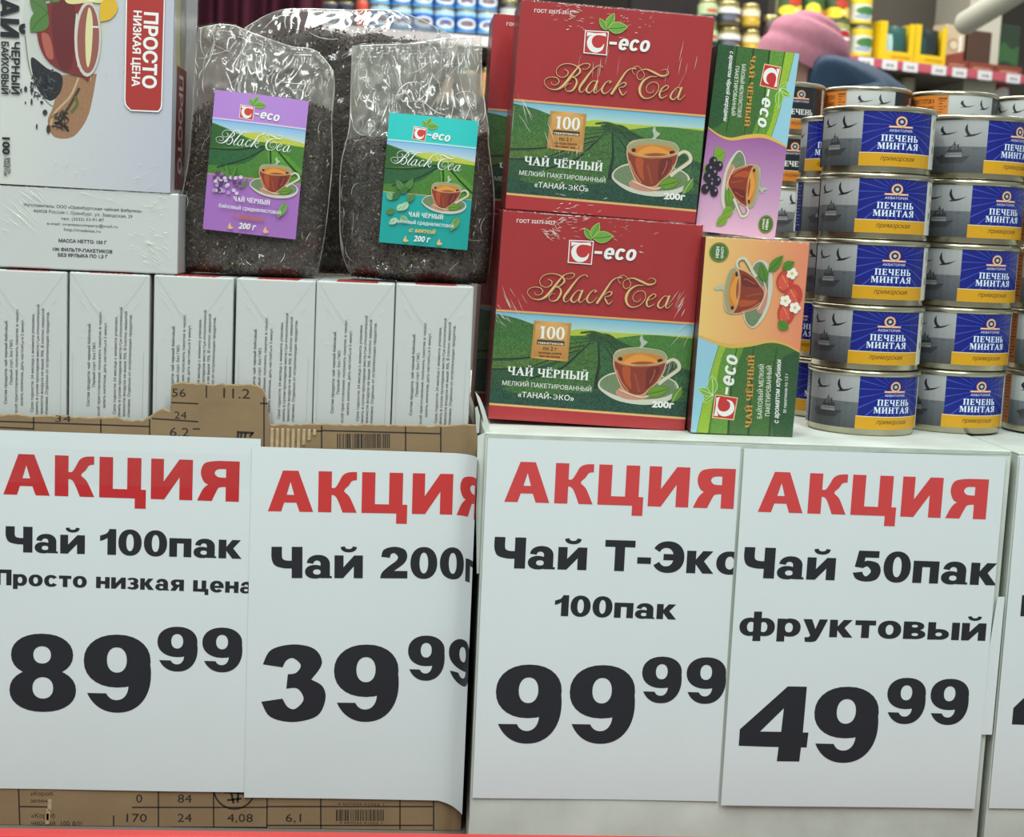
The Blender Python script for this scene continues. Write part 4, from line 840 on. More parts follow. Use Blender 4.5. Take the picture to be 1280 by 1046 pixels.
# ------------------------------------------------------------------ price sheets
RED = rgb(196, 36, 38); INKB = rgb(30, 31, 39)
def sheet(label, quad, corners, y, lines, red=RED, curl=False, tape=(), name='price_sign'):
    """quad: the sheet's corners in the photograph (for its print); corners: its place on the carton face"""
    x0, z0, x1, z1 = corners          # left, bottom, right, top
    w_, h = .21, .297
    t = thing(name, label, 'sign', (x0, y, z0), group='A4 price sheets taped to the cartons')
    sk = (corners[2]-corners[0])/w_
    def mp(u, v, z):
        un, vn = u/w_, v/h
        xx = u*sk; zz = vn*(z1-z0); yy = -.0006
        yy -= .0007*math.sin(PI*vn)*(1+.5*math.sin(6*un+2)) + .0010*(1-vn)**2*(.5+.5*math.sin(5*un+1.3*x0*20))
        if curl:
            s1 = .1625
            if u > s1:
                r_ = .0215; a_ = (u-s1)/r_
                if a_ < PI/2*.93: xx = s1*sk+r_*math.sin(a_)*.93; yy -= r_*(1-math.cos(a_))
                else: a0_ = PI/2*.93; xx = s1*sk+r_*math.sin(a0_)*.93+.0005; yy -= r_*(1-math.cos(a0_))+(a_-a0_)*r_
                zz -= .004*(1-vn)**3*min(1, a_)
        return (xx, yy-z, zz)
    cu = [w_*i/14 for i in range(1, 14)]+([w_*(.76+.018*i) for i in range(13)] if curl else []); cv = [h*i/10 for i in range(1, 10)]
    P_ = Art(w_, h); P_.xf = (1, 0, 0, 0, 1, 0)
    n_u, n_v = (84 if curl else 42), 20; vs = []; us = sorted(set([w_*i/n_u for i in range(n_u+1)])); vv = [h*i/n_v for i in range(n_v+1)]
    for q_ in vv:
        for u in us: vs.append(mp(u, q_, 0))
    nb = len(vs)
    for q_ in vv:
        for u in us: p_ = mp(u, q_, 0); vs.append((p_[0], p_[1]+.00012, p_[2]))
    fs = []
    for j in range(n_v):
        for i in range(n_u): a_ = j*(n_u+1)+i; fs += [(a_, a_+1, a_+n_u+2, a_+n_u+1), (nb+a_, nb+a_+n_u+1, nb+a_+n_u+2, nb+a_+1)]
    # close the rim of the sheet
    ring = [i for i in range(n_u+1)]+[(j+1)*(n_u+1)+n_u for j in range(n_v)]+[n_v*(n_u+1)+i for i in range(n_u-1, -1, -1)]+[j*(n_u+1) for j in range(n_v-1, 0, -1)]
    for i in range(len(ring)):
        a_, b_ = ring[i], ring[(i+1) % len(ring)]; q0 = len(vs); vs += [vs[a_], vs[nb+a_], vs[nb+b_], vs[b_]]; fs.append((q0, q0+1, q0+2, q0+3))
    obj('paper', mesh('paper', vs, fs, True), M['paper'], t)
    us_ = us[1:-1]; vs_ = vv[1:-1]
    for tx, p0, p1, hp, cc, *rest in lines:
        A = Art(w_, h, quad, 1e-5)
        A.glyphs(tx, p0, p1, hp, red if cc == 'r' else INKB, G, rest[0] if rest else .09)
        nm = 'heading' if cc == 'r' else ('price_figures' if hp > 50 else 'text_line')
        o = A.build(nm, M['print_matt'], t, lambda u, v, z: mp(u, v, .00018+z), True, us_, vs_)
        if nm == 'heading': o['label'] = 'red heading'
    for (ua, va, ub, vb) in tape:
        vs2 = []; 
        for q_ in (va, (va+vb)/2, vb):
            for k2 in range(13): u = ua+(ub-ua)*k2/12; vs2.append(mp(u*w_, q_*h, .00022))
        fs2 = [(j*13+i, j*13+i+1, j*13+i+14, j*13+i+13) for j in range(2) for i in range(12)]
        obj('tape', mesh('tape', vs2, fs2, True), M['tape'], t)
    return t
# corner coordinates on the carton faces (left, bottom, right, top)
sheet('promotion sheet priced 89.99 for tea, leftmost on the torn brown carton', [(3-3, 536), (325, 548), (315, 988), (-3, 984)], (-.3215, .5239, -.1115, .8245), KY-.0004,
      [('АКЦИЯ', (7.5, 615.5), (298, 625.5), 50.5, 'r', .12), ('Чай 100пак', (10, 687), (301, 696), 32, 'k', .08), ('Просто низкая цена', (-3, 728), (316, 739), 19.5, 'k', .09), ('89', (13.5, 886), (189, 887.5), 96.5, 'k', .10), ('99', (197, 835.5), (302, 837), 55, 'k', .10)],
      tape=[(0, .86, 1, .955)])
sheet('promotion sheet priced 39.99 for tea, bending forward at the gap beside the white carton', [(315, 558), (633, 566), (627, 1003), (312, 998.5)], (-.1185, .5195, .0915, .8182), KY-.0012,
      [('АКЦИЯ', (336, 637.5), (622, 641), 50.5, 'r', .12), ('Чай 200г', (342, 720.5), (611, 720), 39, 'k', .08), ('39', (332, 901), (504, 900.5), 96.5, 'k', .10), ('99', (514, 848), (612, 849), 56, 'k', .10)], red=rgb(206, 54, 52), curl=True)
sheet('promotion sheet priced 99.99, on the white carton below the red tea boxes', [(611, 545.5), (929, 559.7), (893, 1002), (589, 995)], (.0715, .5360, .2775, .8365), -.0004,
      [('АКЦИЯ', (631, 626), (918, 638), 51, 'r', .12), ('Чай Т-Эко', (617, 709), (928, 720.5), 39, 'k', .08), ('100пак', (692.5, 770), (844, 776), 26, 'k', .08), ('99', (616.5, 927), (789, 929.5), 96.5, 'k', .10), ('99', (799, 879), (903, 881), 57, 'k', .10)], red=rgb(210, 66, 66))  # heading red lightened, overexposure put into the ink colour
sheet('promotion sheet priced 49.99, on the white carton below the stacked tins', [(930, 560.8), (1257, 571.5), (1216, 1007), (897, 1004)], (.2798, .5335, .4985, .8355), -.0024,
      [('АКЦИЯ', (946, 639), (1231, 648), 50, 'r', .12), ('Чай 50пак', (926.5, 720.5), (1243.5, 729.5), 38, 'k', .08), ('фруктовый', (921, 792), (1229.5, 798), 30, 'k', .08), ('49', (918.4, 948), (1091.5, 950), 93.5, 'k', .06), ('99', (1104, 901), (1206, 902.5), 56.5, 'k', .10)], red=rgb(210, 66, 66))  # same lightened heading ink, standing in for overexposure
sheet('promotion sheet cut off by the right edge of the picture', [(1268, 570), (1588, 583), (1548, 1012), (1228, 1006)], (.5115, .5335, .7180, .8355), -.0004,
      [('М', (1269, 764), (1300, 765), 26, 'k'), ('4', (1257, 918), (1342, 920), 94, 'k')])
# white strip bridging the gap
for (pa_, pb_, pc_, pd_) in (((1247, 746), (1256, 746), (1240, 918), (1219, 918)),):
    vv_ = [at(x, y, -.0036) for x, y in (pa_, pb_, pc_, pd_)]; og = vv_[3]
    vs = [v-og for v in vv_]; vs += [v+Vector((0, .0006, 0)) for v in vs]
    o = obj('paper_strip', mesh('ps', vs, [(0, 1, 2, 3), (7, 6, 5, 4), (0, 4, 5, 1), (1, 5, 6, 2), (2, 6, 7, 3), (3, 7, 4, 0)]), M['paper']); o.location = og
    tag(o, 'narrow white paper strip bridging the gap between the two white cartons', 'paper')

# ------------------------------------------------------------------ carton goods with printed faces
def wrap_film(parent, w_, d_, h, g=.0009):
    """thin clear shrink wrap around a carton"""
    bm = bmesh.new(); bm_box(bm, -g, -g-.0006, .0001, w_+g, d_+g, h+g, .0018)
    return obj('shrink_wrap', bm_mesh('wrap', bm, False), M['wrap'], parent)
def ribbons(parent, paths, name='film_crease_highlights'):
    """sharp folds a little proud of the film, milky so highlights sit in their colour; paths of (point, half width, outward)"""
    vs, fs = [], []
    for P_, wd, out in paths:
        n_ = len(P_); b_ = len(vs)
        for i in range(n_):
            d_ = (P_[min(i+1, n_-1)]-P_[max(i-1, 0)]); sd = d_.cross(out)
            if sd.length < 1e-9: sd = Vector((1, 0, 0))
            sd.normalize(); k_ = wd*math.sin(PI*(i+.3)/(n_-.4))
            vs += [P_[i]-sd*k_, P_[i]+out*k_*.9, P_[i]+sd*k_]
        for i in range(n_-1): a_ = b_+3*i; fs += [(a_, a_+1, a_+4, a_+3), (a_+1, a_+2, a_+5, a_+4)]
    o = obj(name, mesh(name, vs, fs), M['crease'], parent); o['kind'] = 'stuff'; return o
def front_creases(parent, w_, h, seed, y, spots, name='film_crease_highlights'):
    """spots: (u, v, direction degrees, spread, length, count, radius) on the front face"""
    rg = random.Random(seed); paths = []
    for (u, v, an, spr, ln, cnt, rad) in spots:
        for k in range(cnt):
            a_ = math.radians(an+rg.uniform(-spr, spr)); r_ = rg.uniform(0, rad); b_ = rg.uniform(0, 2*PI); x = u*w_+r_*math.cos(b_); z = v*h+r_*math.sin(b_)*.8; L_ = ln*rg.uniform(.3, 1)
            P_ = []
            for i in range(5):
                q = i/4-.5; xx = x+math.cos(a_)*L_*q+.0012*q*q*rg.uniform(-1, 1); zz = z+math.sin(a_)*L_*q+rg.uniform(-.0002, .0002)
                P_.append(Vector((min(max(xx, .0006), w_-.0006), y, min(max(zz, .0006), h-.0006))))
            paths.append((P_, rg.uniform(.00010, .00032), Vector((0, -1, 0))))
    return ribbons(parent, paths, name)
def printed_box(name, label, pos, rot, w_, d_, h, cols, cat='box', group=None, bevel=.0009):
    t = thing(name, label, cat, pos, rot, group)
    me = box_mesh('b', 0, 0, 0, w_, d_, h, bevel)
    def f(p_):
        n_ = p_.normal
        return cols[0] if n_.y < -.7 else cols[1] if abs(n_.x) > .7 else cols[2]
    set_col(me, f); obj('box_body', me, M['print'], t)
    return t

# --- red tea boxes
RQ = [(626, 261.5), (879.6, 284.5), (852, 542), (609.5, 526)]
RW, RH, RD = .1632, .1722, .070
def red_art():
    a = Art(RW, RH, RQ)
    a.crop(600, 240, 3.373)
    a.poly([(60, 60), (960, 140), (870, 1040), (10, 980)], rgb(166, 34, 38), .03)
    a.text('ГОСТ 32573-2013', (146, 128), (311, 138), 14, WHITE, .015)
    # sky
    a.quadg([(60, 508), (905, 575), (900, 660), (58, 600)], rgb(104, 178, 214), rgb(206, 226, 190), 10)
    fields(a, 3.373/8.045/3.373, 620, 390)
    a.crop(600, 240, 3.373)
    # bottom band
    a.poly([(20, 905), (860, 968), (858, 1040), (10, 985)], rgb(176, 40, 44), .03)
    a.band([(30, 903), (862, 968)], 9, rgb(222, 178, 110), smooth=False); a.band([(60, 507), (905, 573)], 9, rgb(222, 166, 104), smooth=False)
    # badge
    a.crop(620, 390, 8.045)
    a.quadg([(372, 112), (748, 143), (712, 530), (338, 490)], rgb(160, 112, 52), rgb(196, 140, 66), 6, 0, 6, lambda q, k: tuple(x*(.75+.5*math.sin(q*PI)) for x in rgb(206, 150, 76)))
    a.quadg([(392, 145), (715, 170), (685, 505), (365, 475)], rgb(214, 164, 92), rgb(186, 126, 56), 6)
    a.glyphs('100', (425, 290), (678, 308), 122, WHITE, S, .05); a.poly([(404, 305), (680, 325), (676, 370), (400, 352)], rgb(44, 34, 30))
    a.text('пакетиков', (412, 346), (668, 364), 24, rgb(224, 210, 180), .03); a.text('по 2 г', (462, 410), (602, 420), 34, rgb(60, 34, 20), .02)
    a.text('полтора пункта', (416, 446), (648, 460), 20, rgb(80, 44, 22), .03); a.text('без ярлычка', (424, 480), (632, 494), 20, rgb(80, 44, 22), .03)
    a.glyphs('ЧАЙ ЧЁРНЫЙ', (104, 656), (915, 718), 84, WHITE, S, .06)
    a.text('МЕЛКИЙ ПАКЕТИРОВАННЫЙ', (52, 758), (945, 830), 42, rgb(220, 226, 214), .012); a.text('«ТАНАЙ-', (210, 878), (548, 904), 50, rgb(226, 230, 220), .015); a.glyphs('э', (560, 905), (610, 909), 50, rgb(226, 230, 220), S); a.text('КО»', (622, 910), (772, 922), 50, rgb(226, 230, 220), .015)
    cup(a, (1/9.143, 0, 740, 0, 1/9.143, 420))
    a.crop(740, 420, 9.143); a.text('200г', (660, 845), (905, 860), 66, WHITE, .045)
    leaf(a, (1000, 620), (880, 800), 50, rgb(90, 140, 50), None, rgb(190, 200, 120))
    logo(a, (1/11.636, 0, 700, 0, 1/11.636, 270))
    black_tea(a, (1/6.4, 0, 650, 0, 1/6.4, 335), rgb(186, 130, 80), rgb(84, 18, 18), 1.12)
    a.aff(1/6.4, 0, 650, 0, 1/6.4, 335)
    for st in BT: a.band([(p_[0]-1.5, p_[1]-1.5, p_[2]*.40) for p_ in st], 3, rgb(240, 206, 150))
    return a
ra_ = red_art()
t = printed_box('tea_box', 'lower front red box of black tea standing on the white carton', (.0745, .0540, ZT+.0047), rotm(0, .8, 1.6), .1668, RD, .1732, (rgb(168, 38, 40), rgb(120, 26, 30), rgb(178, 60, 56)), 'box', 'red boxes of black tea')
front_red = ra_.build('front_print', M['print'], t, lambda u, v, z: (u*.1668/RW, -.0002-z, v*.1732/RH))
wrap_film(t, .1668, RD, .1732); front_creases(t, .1668, .1732, 1, -.0016, [(.3, .975, 5, 20, .006, 60, .022), (.25, .92, -35, 25, .008, 22, .010), (.62, .97, 5, 25, .004, 26, .03), (.06, .56, -55, 12, .022, 12, .016), (.03, .5, -50, 20, .008, 16, .01), (.93, .62, 60, 16, .018, 12, .012), (.88, .3, 70, 15, .016, 8, .02), (.95, .48, 60, 12, .02, 8, .01)])
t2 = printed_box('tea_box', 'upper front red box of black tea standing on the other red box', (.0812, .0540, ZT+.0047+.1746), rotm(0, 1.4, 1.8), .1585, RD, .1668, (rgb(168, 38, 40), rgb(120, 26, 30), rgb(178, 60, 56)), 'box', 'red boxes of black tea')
fp = obj('front_print', front_red.data, None, t2); fp.scale = (.1585/.1668, 1, .1668/.1732); wrap_film(t2, .1585, RD, .1668); front_creases(t2, .1585, .1668, 2, -.0016, [(.28, .965, 5, 25, .005, 50, .02), (.55, .95, 0, 30, .004, 30, .03), (.05, .5, -60, 16, .020, 10, .02), (.42, .70, 85, 8, .020, 7, .02), (.85, .75, 80, 12, .024, 6, .02), (.2, .32, -75, 12, .02, 6, .03), (.35, .3, 60, 40, .006, 16, .01), (.35, .04, 10, 30, .006, 24, .03), (.86, .2, 85, 10, .02, 5, .02)])
for k2, (ps, lab) in enumerate((((.0665, .150, ZT+.1762), 'red box of black tea half hidden behind the upper front red box'), ((.0670, .150, ZT+.0037), 'red box of black tea hidden behind the lower front red box'))):
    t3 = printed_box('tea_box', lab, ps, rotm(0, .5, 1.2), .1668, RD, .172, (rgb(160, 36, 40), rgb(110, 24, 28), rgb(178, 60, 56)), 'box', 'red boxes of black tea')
    fp = obj('front_print', front_red.data, None, t3); fp.scale = (1, 1, .172/.1732); wrap_film(t3, .1668, RD, .172)

# --- fruit tea boxes: landscape art 1000 x 530, turned on the face
def fruit_art(kind, w_, h):
    a = Art(w_, h, [(0, 0), (1000, 0), (1000, 530), (0, 530)])
    org = kind == 'orange'
    if org: f = lambda q, k: tuple(x*(1-k)+y*k for x, y in zip(rgb(236, 196, 116), rgb(228, 136, 100)))
    else: f = lambda q, k: tuple((x*(1-q)+y*q) for x, y in zip(rgb(150, 84, 150), rgb(222, 180, 208)))
    a.quadg([(430, 0), (1000, 0), (1000, 530), (430, 530)], None, None, 8, .02, 8, f)
    wave = [(500, 0), (470, 90), (455, 170), (468, 270), (490, 370), (478, 450), (440, 530)]
    a.poly(catmull([(0, 0, 1), (500, 0, 1)]+wave[1:-1]+[(440, 530, 1), (0, 530, 1)]), rgb(60, 104, 44), .3)
    a.poly(catmull([(0, 0, 1), (500, 0, 1), (472, 80), (462, 110, 1), (300, 75), (120, 45), (0, 30, 1)]), rgb(150, 200, 216))
    a.poly(catmull([(458, 112, 1), (300, 78), (120, 48), (0, 32, 1), (0, 90, 1), (200, 105), (350, 130), (456, 190, 1)]), rgb(150, 184, 50), .15)
    a.poly(catmull([(456, 150, 1), (330, 118), (0, 100, 1), (0, 190, 1), (250, 190), (456, 240, 1)]), rgb(96, 146, 50), .25)
    for (ya, yb) in ((195, 175), (300, 260), (410, 380)): a.band([(0, ya, 12), (180, ya-5, 9), (330, (ya+yb)/2+6, 7), (462, yb+30, 3)], 8, rgb(30, 62, 28))
    a.poly(catmull([(0, 430, 1), (200, 400), (400, 440), (450, 530, 1), (0, 530, 1)]), rgb(36, 80, 40), .35)
    a.band([(500, -5, 8), (470, 90, 16), (455, 170, 22), (468, 270, 22), (490, 370, 16), (478, 450, 10), (440, 535, 6)], 18, rgb(222, 176, 84))
    # mark, leaves, word
    k_ = 122/365.
    logo(a, (k_, 0, 75-100*k_, 0, k_, 100-365*k_+4), rgb(196, 46, 44), 0, rgb(240, 200, 150), True, True)
    a.xf = (1, 0, 0, 0, 1, 0)
    a.glyphs('ЧАЙ ЧЁРНЫЙ', (40, 312), (415, 296), 32, rgb(214, 150, 60), S, .07)
    a.text('БАЙХОВЫЙ МЕЛКИЙ' if org else 'БАЙХОВЫЙ МЕЛКОЛИСТОВОЙ', (90, 362), (370, 350), 22, rgb(226, 232, 214), .01); a.text('ПАКЕТИРОВАННЫЙ', (105, 402), (365, 390), 22, rgb(226, 232, 214), .01)
    a.text('с ароматом клубники' if org else 'с ароматом чёрной смородины', (70 if org else 30, 450), (400, 436), 24, WHITE, .02, .2); 
    if org: a.text('50 пакетиков по 1,5 г', (125, 486), (330, 478), 15, WHITE, .01)
    # badge
    a.disc(925, 72, 50, 50, rgb(110, 130, 40), 0, 20); a.disc(925, 72, 42, 42, rgb(70, 110, 40), 0, 20); a.text('HIGH', (897, 72), (953, 72), 16, WHITE, .03); a.text('QUALITY', (895, 94), (955, 94), 12, WHITE, .03)
    cup(a, (.38, 0, 532 if org else 525, 0, .38, 48 if org else 82), True, True, not org); a.xf = (1, 0, 0, 0, 1, 0)
    if org:
        for (x, y, rx, ry) in ((640, 440, 62, 44), (730, 470, 58, 46), (800, 420, 56, 44)):
            a.disc(x, y, rx, ry, rgb(196, 60, 44), 0, 20); a.disc(x-8, y-8, rx*.7, ry*.6, rgb(216, 84, 60), 0, 16)
            for k2 in range(9): a.disc(x-rx*.6+rx*1.2*((k2*37) % 10)/10, y-ry*.5+ry*((k2*53) % 10)/10, 2.5, 2.5, rgb(240, 200, 130), 0, 6)
        for (x, y) in ((840, 452), (668, 482), (700, 430)):
            for k2 in range(5): an = math.radians(k2*72+20); a.disc(x+17*math.cos(an), y+17*math.sin(an), 13, 13, rgb(240, 238, 226), 0, 12)
            a.disc(x, y, 8, 8, rgb(226, 196, 70), 0, 10)
        for p_, q_ in (((840, 330), (930, 400), ), ((790, 320), (880, 290)), ((590, 400), (560, 460)), ((860, 400), (900, 460))): leaf(a, p_, q_, 26, rgb(80, 130, 40), None, rgb(50, 90, 30))
    else:
        rb2 = random.Random(2)
        for p_, q_, wd in (((600, 470), (560, 400), 50), ((640, 480), (700, 500), 44), ((900, 330), (960, 400), 30), ((860, 300), (900, 370), 32)): leaf(a, p_, q_, wd, rgb(120, 160, 50), None, rgb(80, 120, 30))
        for (x, y) in ((640, 430), (680, 460), (720, 430), (660, 490), (705, 495), (745, 470), (780, 440), (770, 500), (620, 470)):
            a.disc(x, y, 27, 27, rgb(34, 26, 40), 0, 18); a.disc(x-8, y-9, 8, 7, rgb(140, 134, 158), 0, 10)
    return a
ow, oh = .0866, .1625
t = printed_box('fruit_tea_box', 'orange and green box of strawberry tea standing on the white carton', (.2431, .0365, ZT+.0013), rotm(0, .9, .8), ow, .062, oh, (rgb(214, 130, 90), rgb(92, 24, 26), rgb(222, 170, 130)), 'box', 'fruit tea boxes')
fruit_art('orange', oh, ow).build('front_print', M['print'], t, lambda u, v, z: (ow-v, -.0002-z, u))
wrap_film(t, ow, .062, oh)
pw_, phh = .0680, .1525
PX = .2412
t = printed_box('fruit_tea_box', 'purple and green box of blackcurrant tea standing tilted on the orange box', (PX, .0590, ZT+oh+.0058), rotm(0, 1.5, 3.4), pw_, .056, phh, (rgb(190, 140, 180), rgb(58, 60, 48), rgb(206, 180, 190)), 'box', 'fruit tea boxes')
fruit_art('purple', phh, pw_).build('front_print', M['print'], t, lambda u, v, z: (v, -.0002-z, phh-u))

# --- white tea cartons in the brown carton
CQ = [(86, 340), (189, 343), (192, 524.5), (88, 521)]
cwid, cvis = .0640, .1165
ca = Art(cwid, cvis, CQ); ca.crop(0, 320, 4)
ink = rgb(70, 72, 76)
for (x, y0, y1, s_, bd) in ((460, 760, 335, 'Состав продукта: чай черный байховый.', .008), (487, 660, 430, 'Первый сорт. Без ГМО.', 0), (515, 840, 275, 'Способ приготовления: положить пакетик в чашку,', 0), (543, 770, 330, 'залить кипятком, дать настояться 5 минут.', 0), (597, 800, 300, 'Срок годности: 24 месяца с момента упаковки.', 0), (622, 830, 255, 'Хранить в сухом прохладном месте при относительной', 0), (647, 830, 275, 'влажности воздуха не выше 70%. В плотно закрытой', 0), (672, 820, 290, 'упаковке. Отдельно от остропахнущих продуктов.', 0)):
    ca.text(s_, (x, y0), (x-2, y1), 14, ink, bd+.006)
for x in (368, 735): ca.band([(x, 480), (x+3, 830)], 1.2, rgb(170, 174, 172), smooth=False)
ca.band([(350, 78), (520, 330)], 1.2, rgb(182, 186, 184), smooth=False); ca.band([(750, 90), (600, 300)], 1.2, rgb(182, 186, 184), smooth=False)
cxs = [-.3349, -.2692, -.2020, -.1356, -.0710, -.0060]
first = None
CL = ['first white tea carton at the left edge of the picture', 'second white tea carton from the left, under the lying carton', 'third white tea carton from the left, behind the raised cardboard tab', 'fourth white tea carton, below the left bag of tea and the cardboard tab', 'fifth white tea carton from the left, below the dark gap between the bags', 'rightmost white tea carton, below the right bag of tea']
for i, x in enumerate(cxs):
    zz = ZC+(-.0012, -.0009, -.0004, .0, .0004, .0008)[i]
    if first is None:
        t = thing('tea_carton', CL[0], 'carton', (x, .050, .500), None, 'white cartons in the brown carton')
        obj('box_body', box_mesh('b', 0, 0, 0, cwid, .145, .4535, .0012), M['carton_white'], t)
        hx_ = .4535-cvis
        ca.build('back_text', M['print_matt'], t, lambda u, v, z: (u, -.0002-z, v+hx_))
        bm = bmesh.new(); bm_box(bm, -.0006, -.0013, .30, cwid+.0006, .1455, .4543, .0012); obj('shrink_wrap', bm_mesh('w', bm), M['wrap'], t)
        front_creases(t, cwid, .4535, 5, -.00145, [(.16, .955, -55, 12, .020, 6, .007), (.4, .93, -45, 6, .05, 1, .001), (.25, .90, -40, 25, .006, 8, .010), (.55, .87, -35, 30, .005, 10, .012), (.85, .95, 55, 10, .02, 2, .004), (.35, .78, -60, 25, .006, 7, .012)])
        m2 = box_mesh('r', .016, .0005, .4530, .05, .05, .45365); o = obj('red_patch', m2, mat_plain('red_print_patch', rgb(176, 60, 52), .4), t); o['label'] = 'red printed patch on top'
        first = t
    else:
        t = first.copy(); COL.objects.link(t); t['label'] = CL[i]
        for ch in list(first.children):
            c = ch.copy(); COL.objects.link(c); c.parent = t
    t.location = (x, .050+.001*((i*7) % 3), zz-.4535)

# --- lying carton and the big box on it
lw, lh = .1408, .0650
LQ = [(0, 229), (223, 241.5), (222, 341), (0, 332)]
t = thing('tea_carton', 'white tea carton lying on its side on top of the upright cartons', 'carton', (-.3243, .0526, ZC+.0006), rotm(0, .1, .1), 'white cartons stacked on top')
obj('box_body', box_mesh('b', -.055, 0, 0, lw, .125, lh, .0012), M['carton_white'], t)
a = Art(lw, lh, LQ); a.crop(0, 210, 5.23)
for s_, p0, p1, h, bd in (('Изготовитель: ООО «Оренбургская чайная фабрика»', (158, 238), (928, 284), 19, .006), ('460028 Россия г. Оренбург, ул. Заводская, 29', (222, 278), (870, 320), 20, 0), ('тел. (3532) 53-91-87', (405, 330), (686, 340), 18, 0), ('e-mail: orenteacompany@mail.ru', (313, 360), (775, 384), 18, 0), ('http://tradetea.ru', (425, 400), (664, 414), 18, 0),
                          ('МАССА НЕТТО: 150 Г', (390, 474), (705, 488), 20, .03), ('100 ФИЛЬТР-ПАКЕТИКОВ', (352, 530), (742, 548), 20, .03), ('БЕЗ ЯРЛЫКА ПО 1,5 Г', (386, 568), (712, 580), 20, .03)):
    a.text(s_, p0, p1, h, rgb(44, 46, 50), bd)
a.build('back_text', M['print_matt'], t)
bm = bmesh.new(); bm_box(bm, -.056, -.0012, .0002, lw+.0008, .126, lh+.0006, .0012); obj('shrink_wrap', bm_mesh('w', bm), M['wrap'], t)
front_creases(t, lw, lh, 7, -.0014, [(.10, .72, -42, 10, .030, 12, .016), (.2, .88, -40, 8, .018, 10, .01), (.06, .55, -20, 12, .014, 6, .01), (.86, .8, 10, 20, .005, 26, .015), (.84, .38, -25, 16, .008, 40, .018), (.9, .2, -35, 12, .010, 20, .014), (.55, .93, -15, 8, .014, 6, .02)])

tw_, thh = .1340, .205
t = thing('tea_carton', 'big silver carton of tea with a red banner, standing on the lying carton', 'carton', (-.3240, .0516, ZC+.0006+lh+.0012), rotm(0, .6, .5), 'white cartons stacked on top')
me = box_mesh('b', -.06, 0, 0, tw_, .125, thh, .0012); obj('box_body', me, M['carton_white'], t)
a = Art(tw_, thh, [(0, -85), (211.5, -78), (215.5, 236.5), (0, 227)]); a.crop(0, 0, 4)
a.quadg([(-20, -360), (880, -340), (880, 960), (-20, 920)], None, None, 6, .01, 6, lambda q, k: tuple(x*(1-q)+y*q for x, y in zip(rgb(212, 214, 206), rgb(190, 192, 204))))
def vtx(s_, x, y0, y1, h, c=rgb(34, 34, 38), bd=.03): a.text(s_, (x, y0), (x+1, y1), h, c, bd)
# saucer, cup lying towards the right, board and dry leaves
a.sm([(110, 60), (160, -60), (400, -90), (560, -20), (480, 250), (330, 470), (240, 520), (150, 400), (110, 250)], rgb(200, 202, 194)); a.band([(118, 200), (150, 380), (240, 520), (300, 500), (400, 360)], 7, rgb(140, 134, 120))
a.sm([(300, 380, 1), (475, 370, 1), (440, 560), (380, 660), (320, 685), (260, 670), (235, 600), (260, 530)], rgb(158, 116, 84), .15); a.band([(385, 390), (345, 480), (270, 560), (250, 620)], 10, rgb(196, 170, 130))
a.sm([(150, 300), (230, 350), (300, 380), (300, 450), (260, 500), (220, 490), (170, 420)], rgb(34, 34, 40), .4); a.band([(330, 540), (300, 600), (270, 610), (310, 620), (340, 650)], 12, rgb(34, 30, 28)); a.band([(270, 590), (320, 560), (390, 440)], 14, rgb(60, 56, 40)); a.band([(350, 560), (380, 520), (370, 480)], 16, rgb(96, 100, 50))
rq = random.Random(9)
for k in range(46):
    an = rq.uniform(0, 2*PI); r_ = rq.random()**.5; x, y = 235+68*r_*math.cos(an)-20, 420+80*r_*math.sin(an); d_ = rq.uniform(0, PI); a.band([(x-14*math.cos(d_), y-14*math.sin(d_)), (x+rq.uniform(-6, 6), y+rq.uniform(-6, 6)), (x+14*math.cos(d_), y+14*math.sin(d_))], rq.uniform(3, 7), rq.choice([rgb(20, 20, 26), rgb(52, 54, 60), rgb(84, 86, 90)]))
for k in range(16):
    x, y, d_ = rq.uniform(265, 335), rq.uniform(560, 640), rq.uniform(0, PI); a.band([(x-16*math.cos(d_), y-16*math.sin(d_)), (x+rq.uniform(-8, 8), y+rq.uniform(-8, 8)), (x+16*math.cos(d_), y+16*math.sin(d_))], rq.uniform(3, 7), rq.choice([rgb(30, 26, 24), rgb(56, 46, 38)]))
for (x, y, rx, ry) in ((125, 450, 8, 14), (155, 455, 7, 14), (155, 510, 5, 16), (125, 515, 4, 6), (222, 560, 12, 14), (182, 628, 4, 14), (240, 640, 10, 22), (205, 512, 8, 8)): a.disc(x, y, rx, ry, rgb(50, 48, 46), 0, 10)
a.sm([(180, 60, 1), (260, 40), (400, 34), (440, 60), (440, 380), (400, 384), (300, 360), (220, 300), (180, 200)], rgb(124, 42, 40)); a.sm([(200, 190), (240, 200), (260, 300), (225, 290)], rgb(176, 96, 80)); a.sm([(250, 60), (360, 60), (350, 340), (280, 320)], rgb(104, 30, 34))
a.disc(428, 208, 66, 178, rgb(206, 200, 190)); a.disc(430, 208, 54, 162, rgb(150, 86, 76)); a.sm([(430, 60), (450, 120), (448, 260), (434, 340), (420, 300), (416, 160)], rgb(222, 214, 160)); a.band([(372, 90), (366, 210), (385, 340)], 8, rgb(214, 206, 200)); a.band([(445, 150), (480, 150)], 8, rgb(225, 224, 214), smooth=False)
a.sm([(485, 60, 1), (500, -20), (550, 10), (572, 60), (540, 110), (486, 125, 1)], rgb(222, 180, 36)); a.sm([(300, -60, 1), (500, -60, 1), (496, 30), (430, 36), (320, 40)], rgb(222, 214, 150)); a.disc(440, -10, 55, 40, rgb(232, 228, 190))
for p_, q_, wd in (((240, 40), (300, -30), 34), ((230, 90), (140, 30), 40), ((230, 90), (145, 180), 50), ((200, 30), (260, -50), 36)): leaf(a, p_, q_, wd, rgb(84, 122, 62), None, rgb(56, 92, 44))
